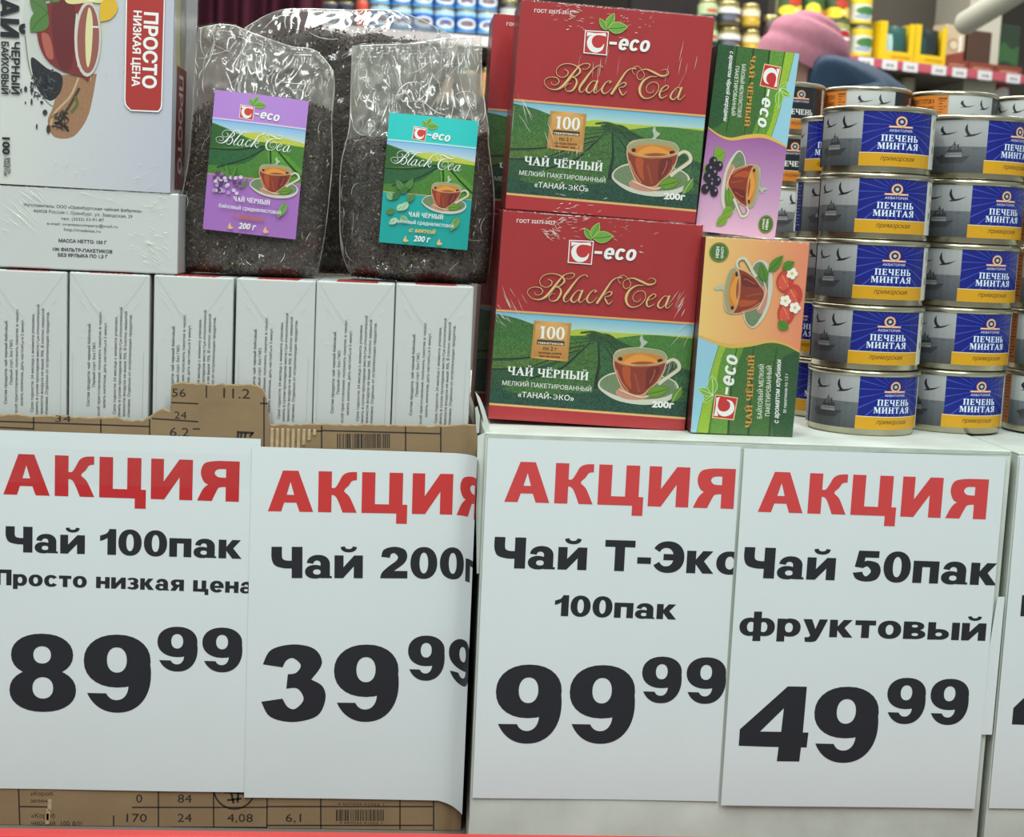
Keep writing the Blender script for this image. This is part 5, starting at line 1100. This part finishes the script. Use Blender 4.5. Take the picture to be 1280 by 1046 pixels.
a.sm([(608, -340, 1), (802, -340, 1), (808, 500, 1), (806, 530), (790, 550, 1), (650, 546, 1), (622, 520), (616, 490, 1)], WHITE); a.sm([(614, -340, 1), (797, -340, 1), (802, 495, 1), (799, 526), (786, 543, 1), (652, 540, 1), (628, 516), (622, 488, 1)], rgb(172, 50, 46), .02)
vtx('ПРОСТО', 706, 74, 434, 62, WHITE, .035); vtx('НИЗКАЯ ЦЕНА', 652, 68, 428, 36, WHITE, .03)
vtx('ЧАЙ', -14, -60, 206, 92, bd=.045); vtx('ЧЕРНЫЙ', 56, 228, 475, 36); vtx('БАЙХОВЫЙ', 6, 228, 475, 32); vtx('100', 14, 682, 766, 34, bd=.04); vtx('ФИЛЬТР-', 38, 780, 862, 13); vtx('ПАКЕТОВ', 21, 780, 868, 13)
a.build('front_print', M['print'], t)
sa = Art(.125, thh, None)
sa.aff(1, 0, 0, 0, 1, 0); hh_ = 1000*thh/.125
sa.quadg([(0, 0), (1000, 0), (1000, hh_), (0, hh_)], rgb(196, 198, 196), rgb(206, 206, 210), 4); sa.sm([(80, 0, 1), (420, 0, 1), (380, 400), (420, 800), (100, 820)], rgb(196, 190, 140)); sa.sm([(300, 200), (520, 500), (440, 900), (240, 700)], rgb(150, 150, 140))
sa.poly([(150, hh_*.50), (560, hh_*.50), (560, hh_*.985), (150, hh_*.985)], rgb(112, 30, 36)); sa.text('ПРОСТО', (270, hh_*.53), (270, hh_*.92), 150, rgb(200, 180, 176), .03)
sa.build('side_print', M['print'], t, lambda u, v, z: (tw_+.0002+z, u, v))
bm = bmesh.new(); bm_box(bm, -.061, -.0014, .0002, tw_+.0012, .127, thh+.0008, .0012); obj('shrink_wrap', bm_mesh('w', bm), M['wrap'], t)
front_creases(t, tw_, thh, 8, -.0016, [(.8, .05, 40, 25, .008, 10, .02), (.45, .1, 50, 30, .006, 10, .02), (.62, .45, 80, 15, .01, 5, .02)])

# ------------------------------------------------------------------ bags of loose tea
def coons(L, Rr, B, T):
    """interpolating patch between four outline curves (lists of world points), (u,t) -> point"""
    def ev(c, s_):
        n_ = len(c)-1; x = min(max(s_, 0), 1)*n_; i = min(int(x), n_-1); f = x-i; return c[i].lerp(c[i+1], f)
    def f(u, t_):
        return (ev(L, t_)*(1-u)+ev(Rr, t_)*u+ev(B, u)*(1-t_)+ev(T, u)*t_-(L[0]*(1-u)*(1-t_)+Rr[0]*u*(1-t_)+L[-1]*(1-u)*t_+Rr[-1]*u*t_))
    return f
def dens(pts, n=12):
    p2 = catmull([tuple(p_) for p_ in pts], False, n); return p2
def tea_bag(label, Yc, left, right, bottom, top, tfill, dmax, seed, dtop=.004, lean=0.0, pat=None):
    W = lambda pts: [at(x, y, Yc) for x, y in dens(pts)]
    f = coons(W(left), W(right), W(bottom), W(top)); org = f(.5, 0); org.z = ZC+.0012
    t = thing('tea_bag', label, 'bag', org, None, 'clear bags of loose black tea')
    def depth(u, t_):
        e = max(0.0, 1-abs(2*u-1)**2.6)**.5; b = min(1, (t_/.06))**.6 if t_ < .06 else 1
        k_ = 1 if t_ < tfill else max(0, 1-(t_-tfill)/(1-tfill)*.93)**1.1
        return dtop*e+(dmax*e*b)*k_
    def pos(u, t_, side, sc=1.0, cr=1.0):
        p_ = f(.5+(u-.5)*sc, t_*(1 if sc == 1 else 1)); d_ = depth(u, t_)*sc
        nz = noise.noise(Vector((u*5+seed, t_*6, side)))*.0035+noise.noise(Vector((u*14, t_*15+seed, side)))*.0016
        # sharp creases in the empty part of the film
        c_ = abs(noise.noise(Vector((u*9+seed*2, t_*7, 4+side)))); crs = -max(0, .10-c_)*.05*(1 if t_ > tfill else .35)
        y = p_.y+side*d_+side*(nz+crs)*cr*min(1, 8*u*(1-u)+.1)+lean*t_
        return Vector((p_.x, y, p_.z))-org
    for side, nm, mt in ((-1, 'front_film', 'film'), (1, 'back_film', 'film_back')):
        nu, nv = 60, 80; vs = []; fs = []
        for j in range(nv+1):
            for i in range(nu+1): vs.append(pos(i/nu, j/nv, side))
        for j in range(nv):
            for i in range(nu): a_ = j*(nu+1)+i; fs.append((a_, a_+1, a_+nu+2, a_+nu+1) if side < 0 else (a_, a_+nu+1, a_+nu+2, a_+1))
        me = mesh(nm, vs, fs, True)
        o = obj(nm, me, M[mt], t)
    # the tea inside, a closed lump
    nu, nv = 70, 50; vs = []; fs = []
    def fillt(u): return tfill*(1+.06*noise.noise(Vector((u*6, seed, 0)))+.02*noise.noise(Vector((u*30, seed, 1))))
    for side in (-1, 1):
        for j in range(nv+1):
            for i in range(nu+1):
                u = i/nu; tt = fillt(u)*(.012+.988*j/nv); p_ = pos(u, tt, side, .965, .8); k_ = math.sin(min(1, (1-j/nv)*9+.15)*PI/2)
                cy = (f(.5+(u-.5)*.965, tt).y-org.y)+lean*tt
                p_.y = cy+(p_.y-cy)*k_+side*.0006*noise.noise(Vector((u*60, tt*80, side)))
                p_.z = max(p_.z, .0006); p_.z += .0012*noise.noise(Vector((u*50, 9, side)))*(j == nv); vs.append(p_)
    nb = (nu+1)*(nv+1)
    for side in (0, 1):
        for j in range(nv):
            for i in range(nu): a_ = side*nb+j*(nu+1)+i; fs.append((a_, a_+1, a_+nu+2, a_+nu+1) if side == 0 else (a_, a_+nu+1, a_+nu+2, a_+1))
    for i in range(nu): a_ = nv*(nu+1)+i; fs.append((a_, a_+1, nb+a_+1, nb+a_)); a_ = i; fs.append((a_+1, a_, nb+a_, nb+a_+1))
    for j in range(nv):
        for e_ in (0, nu): a_ = j*(nu+1)+e_; fs.append((a_, a_+nu+1, nb+a_+nu+1, nb+a_))
    tea = obj('loose_tea', mesh('tea', vs, fs, True), M['tea'], t); tea['kind'] = 'stuff'
    # twisted leaf bits lying against the film
    rg = random.Random(seed); vs, fs, cs = [], [], []
    pal = [rgb(34, 27, 22), rgb(52, 40, 32), rgb(74, 58, 46), rgb(108, 88, 64), rgb(146, 122, 90), rgb(22, 18, 17), rgb(84, 74, 50), rgb(186, 168, 130)]; wt = [8, 9, 8, 4, 1.0, 8, 2, .25]
    for k_ in range(5200):
        u = rg.random(); tt = fillt(u)*(.01+.99*rg.random()); p_ = pos(u, tt, -1, .968, .8); p_.z = max(p_.z, .001)
        an = rg.uniform(0, PI); l_ = rg.uniform(.0014, .0046); w_ = rg.uniform(.0003, .0009); dx, dz = math.cos(an)*l_, math.sin(an)*l_; nx, nz = -math.sin(an)*w_, math.cos(an)*w_
        y = p_.y-.0009; b_ = len(vs); bw = rg.uniform(-.0008, .0008)
        vs += [(p_.x-dx/2, y+.0006, max(.0003, p_.z-dz/2)), (p_.x+nx+bw*.5, y-.0006, p_.z+nz), (p_.x-nx+bw*.5, y-.0002, p_.z-nz), (p_.x+dx/2, y+.0005, max(.0003, p_.z+dz/2))]
        fs += [(b_, b_+2, b_+1), (b_+1, b_+2, b_+3)]; cs += [rg.choices(pal, wt)[0]]*2
    me = mesh('bits', vs, fs); set_col(me, lambda p2: cs[p2.index]); o = obj('tea_leaf_bits', me, M['leafbits'], t); o['kind'] = 'stuff'
    return t, f, pos, org
def bag_creases(bag, pos, seed, n_top, n_low, t0):
    rg = random.Random(seed); paths = []
    for k in range(n_top+n_low):
        top = k < n_top
        u = rg.uniform(.04, .96); tt = rg.uniform(t0, .97) if top else rg.uniform(.03, t0); an = rg.uniform(0, PI); L_ = rg.choice([.05, .09, .16, .28]) if top else rg.choice([.03, .06, .12]); cv = rg.uniform(-2.2, 2.2); P_ = []
        if rg.random() < .45: u = rg.choice([rg.uniform(.02, .14), rg.uniform(.84, .98)]); an = PI/2+rg.uniform(-.5, .5)
        for i in range(9):
            a_ = an+cv*(i/8-.5); u += math.cos(a_)*L_/8; tt += math.sin(a_)*L_/8*.7
            P_.append(pos(min(max(u, .01), .99), min(max(tt, .01), .99), -1)+Vector((0, -.0005, 0)))
        paths.append((P_, rg.uniform(.00015, .00055) if top else rg.uniform(.0001, .0003), Vector((0, -1, 0))))
    for e_ in (.012, .988):  # pale ribbons added as bright lines along the film's edges
        paths.append(([pos(e_, .02+.97*i/24, -1)+Vector((0, -.0006, 0)) for i in range(25)], .0005, Vector((0, -1, 0))))
    paths.append(([pos(.01+.98*i/24, .992, -1)+Vector((0, -.0008, 0)) for i in range(25)], .0007, Vector((0, -1, 0))))
    ribbons(bag, paths)
b1, f1, pos1, o1 = tea_bag('bag of loose black tea with a purple label, left of the two labelled bags', .112,
    [(229, 343), (229, 300), (227, 255), (236, 205), (241, 150), (243, 90), (248, 34)], [(396, 350), (407, 300), (414, 240), (417, 200), (416, 150), (419, 110), (417, 88)],
    [(229, 343), (285, 346), (340, 349), (396, 350)], [(248, 34), (285, 30), (322, 44), (362, 58), (395, 64), (417, 88)], .70, .034, 11, .004)
b2, f2, pos2, o2 = tea_bag('bag of loose black tea with a teal label, right of the two labelled bags', .112,
    [(438, 345), (426, 310), (424, 250), (426, 205), (436, 160), (438, 110), (440, 57)], [(609, 357), (616, 300), (618, 240), (611, 180), (611, 160), (604, 110), (602, 45)],
    [(438, 345), (490, 350), (550, 354), (609, 357)], [(440, 57), (480, 55), (520, 54), (560, 48), (602, 45)], .615, .034, 23, .003)
b3, f3, pos3, o3 = tea_bag('unlabelled bag of loose black tea standing behind the two labelled bags', .215,
    [(296, 340), (292, 240), (296, 150), (300, 90), (305, 35)], [(452, 345), (470, 250), (520, 170), (560, 100), (574, 50)],
    [(296, 340), (350, 343), (400, 345), (452, 345)], [(305, 35), (352, 13), (430, 13), (505, 16), (574, 50)], .86, .030, 37, .003)
# folded, pleated strips along the top edges of the film
def fold(bag, f, org, u0, u1, t0, t1, y, seed):
    vs, fs = [], []; n_, m2 = 60, 16
    for j in range(m2+1):
        for i in range(n_+1):
            u = u0+(u1-u0)*i/n_; tt = t0+(t1-t0)*j/m2; p_ = f(u, tt)-org; vs.append((p_.x, y+.0012*math.sin(j*2.2+i*.07+seed)+.0015*noise.noise(Vector((u*10, tt*30, seed))), p_.z))
    for j in range(m2):
        for i in range(n_): a_ = j*(n_+1)+i; fs.append((a_, a_+1, a_+n_+2, a_+n_+1))
    obj('folded_top', mesh('fold', vs, fs, True), M['film'], bag)
bag_creases(b1, pos1, 3, 60, 40, .70); bag_creases(b2, pos2, 8, 75, 40, .60); bag_creases(b3, pos3, 5, 40, 70, .80)
fold(b1, f1, o1, 0, .98, .935, 1.0, -.010, 1); fold(b2, f2, o2, 0, 1, .93, 1.0, -.009, 2)

def bag_label(bag, pos_yaw, org, place, w_, h, art, roll):
    """sticker that follows the bulge of the bag"""
    px, pz, y = place
    def mp(u, v, z):
        un = u/w_-.5; x = px+u*math.cos(roll)-v*math.sin(roll)*-1*0; 
        X = px+u*math.cos(roll)+v*math.sin(roll); Z = pz+v*math.cos(roll)-u*math.sin(roll)
        Yy = y-.0045*(1-(2*un)**2)-.0020*math.sin(PI*v/h)
        return (X-org.x, Yy-z-org.y, Z-org.z)
    cu = [w_*i/10 for i in range(1, 10)]; cv = [h*i/10 for i in range(1, 10)]
    o = art.build('label_sticker', M['sticker'], bag, mp, True, cu, cv); return o
def bag_art(kind, w_, h, quad):
    a = Art(w_, h, quad, 2.2e-5); pur = kind == 'purple'
    c = rgb(168, 112, 190) if pur else rgb(10, 164, 158); c2 = rgb(180, 132, 208) if pur else rgb(40, 196, 190)
    TL, TR, BR, BL = quad
    L = lambda k, s_: (TL[0]+(BL[0]-TL[0])*k+(TR[0]-TL[0]+((BR[0]-BL[0])-(TR[0]-TL[0]))*k)*s_, TL[1]+(BL[1]-TL[1])*k+(TR[1]-TL[1]+((BR[1]-BL[1])-(TR[1]-TL[1]))*k)*s_)
    P_ = lambda *uv: [L(v, u) for u, v in uv]
    a.poly(P_((0, 0), (1, 0), (1, 1), (0, 1)), c); a.poly(P_((0, 0), (1, 0), (1, .20), (0, .20)), c2)
    a.quadg(P_((0, .205), (1, .205), (1, .34), (0, .34)), rgb(120, 176, 230), rgb(214, 226, 190), 6)
    # hills
    def S_(pts, cc, t_=0): a.poly([L(v, u) for u, v in catmull([(p_[0], p_[1])+((1,) if len(p_) > 2 else ()) for p_ in pts])], cc, t_)
    S_([(.35, .29, 1), (.6, .27), (1, .31, 1), (1, .42, 1), (.35, .4, 1)], rgb(190, 196, 70), .1)
    S_([(0, .235, 1), (.2, .27), (.5, .33), (.75, .33), (1, .335, 1), (1, .60, 1), (0, .60, 1)], rgb(70, 124, 44), .2)
    S_([(0, .24, 1), (.2, .28), (.45, .35), (.2, .40), (0, .41, 1)], rgb(44, 92, 34), .25); S_([(0, .42, 1), (.3, .40), (.6, .36), (.4, .50), (0, .54, 1)], rgb(40, 92, 50), .3); S_([(.62, .38, 1), (.8, .40), (1, .50, 1), (1, .62, 1), (.7, .62, 1)], rgb(88, 148, 44), .2)
    for q_ in ([(0, .42), (.3, .41), (.62, .36)], [(.1, .55), (.4, .47), (.6, .38)], [(.66, .38), (.68, .5), (.68, .6)], [(.72, .37), (.85, .46), (1, .55)]): a.band([L(v, u) for u, v in q_], .018*(TR[0]-TL[0]), rgb(22, 54, 22))
    a.poly(P_((0, .60), (1, .60), (1, 1), (0, 1)), c); a.band([L(.60, 0), L(.60, 1)], 1.0, rgb(200, 160, 110), smooth=False); a.band([L(.203, 0), L(.203, 1)], 2.0, rgb(214, 196, 220) if pur else rgb(170, 225, 220), smooth=False)
    W_ = TR[0]-TL[0]; sl = (TR[1]-TL[1])/W_
    k_ = .115*W_/365*1.35; o_ = L(.085, .29); logo(a, (k_, 0, o_[0]-100*k_, k_*sl*.9, k_, o_[1]-365*k_-100*k_*sl*.9), rgb(206, 60, 50))
    k_ = W_*.81/1170; o_ = L(.345, .06); black_tea(a, (k_, 0, o_[0]-45*k_, k_*sl*.42, k_, o_[1]-200*k_), rgb(240, 242, 240), None, .9)
    k_ = .52*W_/950; o_ = L(.43, .43); cup(a, (k_, 0, o_[0], k_*sl*.4, k_, o_[1]), True, True, True)
    a.xf = (1, 0, 0, 0, 1, 0)
    rg = random.Random(4)
    if pur:
        for i in range(46):
            u, v = rg.uniform(.08, .38), rg.uniform(.585, .725); x, y = L(v, u); a.disc(x, y, 2.6, 2.4, rg.choice([rgb(180, 150, 196), rgb(96, 62, 104), rgb(214, 198, 220), rgb(130, 96, 140)]), 0, 9)
        for u, v, u2, v2 in ((.25, .62, .20, .52), (.28, .62, .32, .52), (.40, .68, .46, .60), (.24, .6, .14, .56)): leaf(a, L(v, u), L(v2, u2), 2.2, rgb(80, 130, 50))
    else:
        for u, v, u2, v2 in ((.12, .66, .05, .60), (.12, .66, .20, .58), (.16, .74, .05, .76), (.18, .74, .26, .68), (.20, .80, .10, .85), (.22, .78, .33, .82), (.24, .58, .14, .50), (.26, .58, .34, .48), (.28, .66, .38, .60), (.30, .66, .24, .74), (.2, .6, .3, .55)): leaf(a, L(v, u), L(v2, u2), 4.5, rg.choice([rgb(84, 130, 66), rgb(130, 180, 130), rgb(60, 110, 50), rgb(170, 210, 170)]), None, rgb(50, 90, 44))
    leaf(a, L(.74, .88), L(.86, .80), 5, rgb(120, 160, 90), None, rgb(80, 110, 50))
    T_ = lambda s_, u0, u1, v, h_, cc, bd=0.01, sh_=0: a.text(s_, L(v, u0), L(v, u1), h_, cc, bd, sh_)
    g_ = a.glyphs('ЧАЙ ЧЁРНЫЙ', L(.775, .32), L(.775, .71), 5.8, WHITE, S, .08)
    T_('байховый среднелистовой', .165, .83, .832, 4.6, rgb(226, 232, 232), .012); T_('с чабрецом' if pur else 'с мятой', .33 if pur else .34, .67 if pur else .64, .895, 5.2, rgb(190, 110, 60) if pur else rgb(222, 190, 90), .03, .3)
    T_('200 г', .40, .59, .965, 7.0, WHITE, .03, .2)
    for u in (.31, .69): x, y = L(.955, u); a.sm([(x-3, y+2), (x, y-4), (x+1, y), (x+4, y+2), (x, y+4)], rgb(232, 190, 120))
    return a
q1 = [(264, 107), (380.7, 126), (369.7, 295), (253.6, 286)]; q2 = [(473.6, 135), (583, 151), (586, 308), (473.7, 302.5)]
for bag, org, q_, kd, rl in ((b1, o1, q1, 'purple', .05), (b2, o2, q2, 'teal', .02)):
    Yl = .0735; c_ = [at(x, y, Yl) for x, y in q_]
    w_ = ((c_[1]-c_[0]).length+(c_[2]-c_[3]).length)/2; h = ((c_[0]-c_[3]).length+(c_[1]-c_[2]).length)/2
    rl = -math.atan2(((c_[1].z-c_[0].z)+(c_[2].z-c_[3].z))/2, w_)
    art = bag_art(kd, w_, h, q_)
    bag_label(bag, 0, org, (c_[3].x, c_[3].z, Yl), w_, h, art, rl)

# ------------------------------------------------------------------ tins
CR, CH = .0470, .0555
def can_parts(kind):
    """meshes of one tin: body with rolled seams, printed wrap"""
    r = CR
    body = lathe('tin_body', [(0, .0022), (r-.005, .0022), (r-.0045, .0002), (r-.0015, .0), (r-.0008, .0012), (r-.0012, .0050), (r, .0072), (r, .0500), (r+.0002, .0510), (r+.0016, .0519), (r+.0019, .0530), (r+.0016, .0548), (r+.0006, CH), (r-.0008, .0550), (r-.0014, .0525), (r-.0025, .0520), (r-.012, .0522), (0, .0522)], 72)
    W_ = 2*PI*r; a = Art(W_, .0452, [(-1, 0), (1, 0), (1, 360), (-1, 360)], 5e-6)
    deg = lambda d: d/180.0
    Cx = lambda x: math.degrees(math.asin(max(-1, min(1, (x-480)/335.))))/180.   # trace from the visible face
    Y = lambda y: y-170
    if kind == 'blue': c_main, c_band, c_sky0, c_sky1 = rgb(5, 18, 122), rgb(214, 158, 16), rgb(176, 178, 178), rgb(104, 108, 112)
    else: c_main, c_band, c_sky0, c_sky1 = rgb(28, 32, 38), rgb(206, 124, 36), rgb(206, 210, 206), rgb(120, 126, 128)
    nxs = 1
    def band_rect(d0, d1, y0, y1, c, t_=0): a.poly([(deg(d0), y0), (deg(d1), y0), (deg(d1), y1), (deg(d0), y1)], c, t_)
    for off in (0, 180, -180):
        band_rect(-90+off, -17+off, 0, 360, c_sky0)
    for off in (0, 180, -180):
        # sea picture
        a.quadg([(deg(-84+off), 0), (deg(-17+off), 0), (deg(-17+off), 180), (deg(-84+off), 180)], c_sky0, tuple(x*.75 for x in c_sky0), 5); a.quadg([(deg(-84+off), 180), (deg(-17+off), 180), (deg(-17+off), 360), (deg(-84+off), 360)], c_sky1, tuple(x*.45 for x in c_sky1), 5, .08)
        gx = lambda x: Cx(x)+off/180.
        for (x, y, s_) in ((180, 245, .8), (278, 245, 1.15)):
            a.sm([(gx(x-2*s_), Y(y+24*s_), 1), (gx(x-13*s_), Y(y-2*s_)), (gx(x-12*s_), Y(y-26*s_)), (gx(x-4*s_), Y(y-44*s_), 1), (gx(x-3*s_), Y(y-18*s_)), (gx(x+3*s_), Y(y+6*s_)), (gx(x+13*s_), Y(y+20*s_), 1), (gx(x+38*s_), Y(y+14*s_)), (gx(x+64*s_), Y(y+2*s_), 1), (gx(x+40*s_), Y(y+21*s_)), (gx(x+14*s_), Y(y+32*s_)), (gx(x-16*s_), Y(y+34*s_), 1)], rgb(40, 42, 46), n=4)
        dk = rgb(66, 68, 70)
        a.poly([(gx(162), Y(425)), (gx(296), Y(414)), (gx(262), Y(462)), (gx(175), Y(468))], dk); a.poly([(gx(166), Y(468)), (gx(250), Y(464)), (gx(240), Y(486)), (gx(176), Y(490))], rgb(82, 84, 86))
        for (xa, ya, xb, yb) in ((238, 335, 239, 392), (206, 350, 207, 392), (250, 365, 251, 392)): a.band([(gx(xa), Y(ya)), (gx(xb), Y(yb))], .008, dk, smooth=False)
        for k_ in range(7): L0 = a.L; a.poly([(gx(196+k_*9), Y(400)), (gx(200+k_*9), Y(400)), (gx(200+k_*9), Y(408)), (gx(196+k_*9), Y(408))], rgb(50, 52, 54)); a.L = L0
        a.L += 1; a.poly([(gx(192), Y(395)), (gx(255), Y(390)), (gx(258), Y(422)), (gx(190), Y(424))], rgb(150, 150, 148)); a.poly([(gx(200), Y(375)), (gx(245), Y(372)), (gx(248), Y(392)), (gx(198), Y(394))], dk)
        for (xa, ya, xb, yb) in ((222, 318, 224, 380), (200, 350, 250, 356), (222, 330, 190, 400), (222, 330, 262, 395)): a.band([(gx(xa), Y(ya)), (gx(xb), Y(yb))], .006 if xa != xb else .006, dk, smooth=False)
        a.poly([(gx(160), Y(428)), (gx(185), Y(402)), (gx(185), Y(430))], dk); a.poly([(gx(300), Y(362)), (gx(330), Y(360)), (gx(330), Y(366)), (gx(300), Y(368))], rgb(90, 92, 94))
        # title panel
        band_rect(-17+off, 64+off, 0, 270, c_main)
        cx_, cy_ = (22+off)/180., 85
        if kind == 'blue':
            for k_ in range(24):
                an = 2*PI*k_/24; dx, dy = math.cos(an), math.sin(an)
                sx = 1/335./PI*1.0   # px to canvas units
                r0, r1 = 60, 330; w0, w1 = 1.0, 5
                p_ = [(cx_+(dx*r0-dy*w0)*sx, cy_+dy*r0+dx*w0), (cx_+(dx*r0+dy*w0)*sx, cy_+dy*r0-dx*w0), (cx_+(dx*r1+dy*w1)*sx, cy_+dy*r1-dx*w1), (cx_+(dx*r1-dy*w1)*sx, cy_+dy*r1+dx*w1)]
                lo, hi = (-17+off)/180., (64+off)/180.
                # clip ray to the panel
                def clipr(P_, lo, hi):
                    def cl(P_, ins, inter):
                        o_ = []
                        for i in range(len(P_)):
                            A_, B_ = P_[i-1], P_[i]
                            if ins(B_):
                                if not ins(A_): o_.append(inter(A_, B_))
                                o_.append(B_)
                            elif ins(A_): o_.append(inter(A_, B_))
                        return o_
                    ix = lambda v, ax: (lambda A_, B_: tuple(A_[k]+(B_[k]-A_[k])*(v-A_[ax])/(B_[ax]-A_[ax]) for k in (0, 1)))
                    P_ = cl(P_, lambda q: q[0] >= lo, ix(lo, 0)); P_ = cl(P_, lambda q: q[0] <= hi, ix(hi, 0)) if P_ else P_
                    P_ = cl(P_, lambda q: q[1] >= 2, ix(2, 1)) if P_ else P_; P_ = cl(P_, lambda q: q[1] <= 268, ix(268, 1)) if P_ else P_
                    return P_
                q = clipr(p_, lo, hi)
                if len(q) > 2: L0 = a.L; a.poly(q, rgb(50, 84, 190)); a.L = L0
            a.L += 1
        sx = 1/335./PI; em = rgb(232, 150, 84) if kind == 'blue' else rgb(226, 140, 60)
        a.disc(cx_, 65, 37*sx, 37, em, 0, 24); a.disc(cx_, 65, 30*sx, 30, rgb(236, 222, 206), 0, 24); a.disc(cx_, 65, 25*sx, 25, rgb(54, 56, 70), 0, 24); a.disc(cx_, 65, 11*sx, 11, rgb(190, 196, 210), 0, 16)
        a.poly([(cx_-76*sx, 93), (cx_+76*sx, 93), (cx_+76*sx, 106), (cx_-76*sx, 106)], em); a.poly([(cx_-72*sx, 96), (cx_+72*sx, 96), (cx_+72*sx, 101), (cx_-72*sx, 101)], rgb(236, 226, 214))
        a.text('АКВАТОРИЯ', (cx_-72*sx, 132), (cx_+72*sx, 132), 15, rgb(196, 206, 236), .015)
        if kind == 'blue':
            a.glyphs('ПЕЧЕНЬ', (cx_-115*sx, 195), (cx_+120*sx, 195), 42, rgb(226, 240, 250), S, .14); a.glyphs('МИНТАЯ', (cx_-135*sx, 247), (cx_+124*sx, 247), 42, rgb(226, 240, 250), S, .14)
        else: a.glyphs('ПЕЧЕНЬ', (cx_-120*sx, 235), (cx_+120*sx, 235), 46, WHITE, S, .07)
        band_rect(-19+off, 64+off, 272, 360, c_band); band_rect(-19+off, 64+off, 270, 275, rgb(226, 214, 180))
        a.text('приморская' if kind == 'blue' else 'по-мурмански', (cx_-112*sx, 322), (cx_+105*sx, 322), 30, rgb(60, 44, 24), .0, .3)
        # food picture / text columns
        if kind == 'blue' or off == 0:
            band_rect(64+off, 82+off, 0, 360, rgb(222, 224, 214))
            for (d_, y, rx, ry, cc) in ((74, 60, 10, 60, rgb(150, 160, 90)), (76, 150, 7, 50, rgb(206, 110, 60)), (74, 230, 8, 50, rgb(120, 140, 60)), (77, 290, 6, 30, rgb(200, 190, 170))): a.disc(deg(d_+off), y, rx/335./2, ry*.6, cc, 0, 12)
        tc = rgb(20, 34, 96) if kind == 'blue' else rgb(214, 120, 40)
        band_rect(82+off, 96+off, 0, 360, tc)
        for k_ in range(13): L0 = a.L; band_rect(84+off, 94-(k_ % 3)*2+off, 22+k_*24, 29+k_*24, rgb(110, 124, 190) if kind == 'blue' else rgb(90, 50, 20)); a.L = L0
        a.L += 1
    if kind == 'dark':
        # rear face: orange text panel beside the gull picture
        a.poly([(deg(-150), 0), (deg(-84), 0), (deg(-84), 360), (deg(-150), 360)], rgb(212, 128, 48)); a.poly([(deg(-98), 30), (deg(-86), 30), (deg(-86), 36), (deg(-98), 36)], rgb(70, 36, 14))
        for k_, s_ in enumerate(('ПРОДУКТ ГОТОВ К', 'УПОТРЕБЛЕНИЮ', 'ПОСЛЕ ВСКРЫТИЯ', 'ХРАНИТЬ ДО СУТОК')): a.text(s_, (deg(-146), 70+k_*60), (deg(-102), 70+k_*60), 34, rgb(70, 36, 14), .02)
    lab = a.build('label_wrap', M['print_tin'], None, lambda u, v, z: ((r+.00022+z)*math.sin((u-W_/2)/r), -(r+.00022+z)*math.cos((u-W_/2)/r),   .0056+v), True, [W_*i/52 for i in range(1, 52)])
    me = lab.data; bpy.data.objects.remove(lab); me.materials.clear()
    return body, me
cb_blue = can_parts('blue'); cb_dark = can_parts('dark')
def tin(label, x, y, z, rot, kind, group):
    b_, l_ = cb_blue if kind == 'blue' else cb_dark
    rot -= math.degrees(math.atan2(x, y+1.14))
    t = thing('fish_tin', label, 'tin', (x, y, z), math.radians(rot), group)
    o = obj('tin_body', b_, None, t); 
    if not b_.materials: b_.materials.append(M['tin'])
    o = obj('label_wrap', l_, None, t)
    if not l_.materials: l_.materials.append(M['print_tin'])
    return t
LV = ['bottom one', 'second from bottom', 'middle one', 'fourth from bottom', 'top one']
zs = [ZT+.0004+i*(CH+.0003) for i in range(6)]
for i in range(5): tin('blue tin of pollock liver, %s of the front left stack' % LV[i], (.4100, .4095, .4092, .4083, .4068)[i], .1075, zs[i], (14, 2, 2, 0, 1)[i], 'blue', 'front left stack of blue tins')
for i in range(5): tin('blue tin of pollock liver, %s of the front right stack' % LV[i], (.5030, .5040, .5052, .5060, .5068)[i], .1420, zs[i], (13, 17, 16, 20, 30)[i], 'blue', 'front right stack of blue tins')
mid = at(1053, 300, .212)
for i in range(5): tin('blue fish tin, %s of the stack half hidden behind the front left stack' % LV[i], mid.x+(0, .001, -.001, .0015, .002)[i], .212, zs[i], (-30, -70, 32, 25, -42)[i], 'blue', 'half hidden stack of blue tins')
for i in range(5): tin('dark tin at the right edge of the picture, %s of its stack' % LV[i], .6070+(.0, .001, .001, .0, .002)[i], .1500, zs[i], -150, 'dark', 'right edge stack of dark tins')
DK = ['leftmost', 'second', 'third', 'rightmost']
for c in range(4):
    q_ = at(975, 130, .47)+Vector((c*.0986, 0, 0))
    for i in range(6):
        L6 = ['bottom', 'second from the bottom', 'third from the bottom', 'fourth from the bottom', 'fifth from the bottom', 'top'][i]
        tin('black and orange tin, %s of the %s rear stack' % (L6, DK[c]), q_.x, .47, zs[i], (((30, 14, 10, 62, 2, 6)[i]) if c == 0 else (56, 56, 78, 7)[c]+(8, 3, -6, 4, 5, 0)[i]), 'dark', 'rear stacks of black and orange tins')
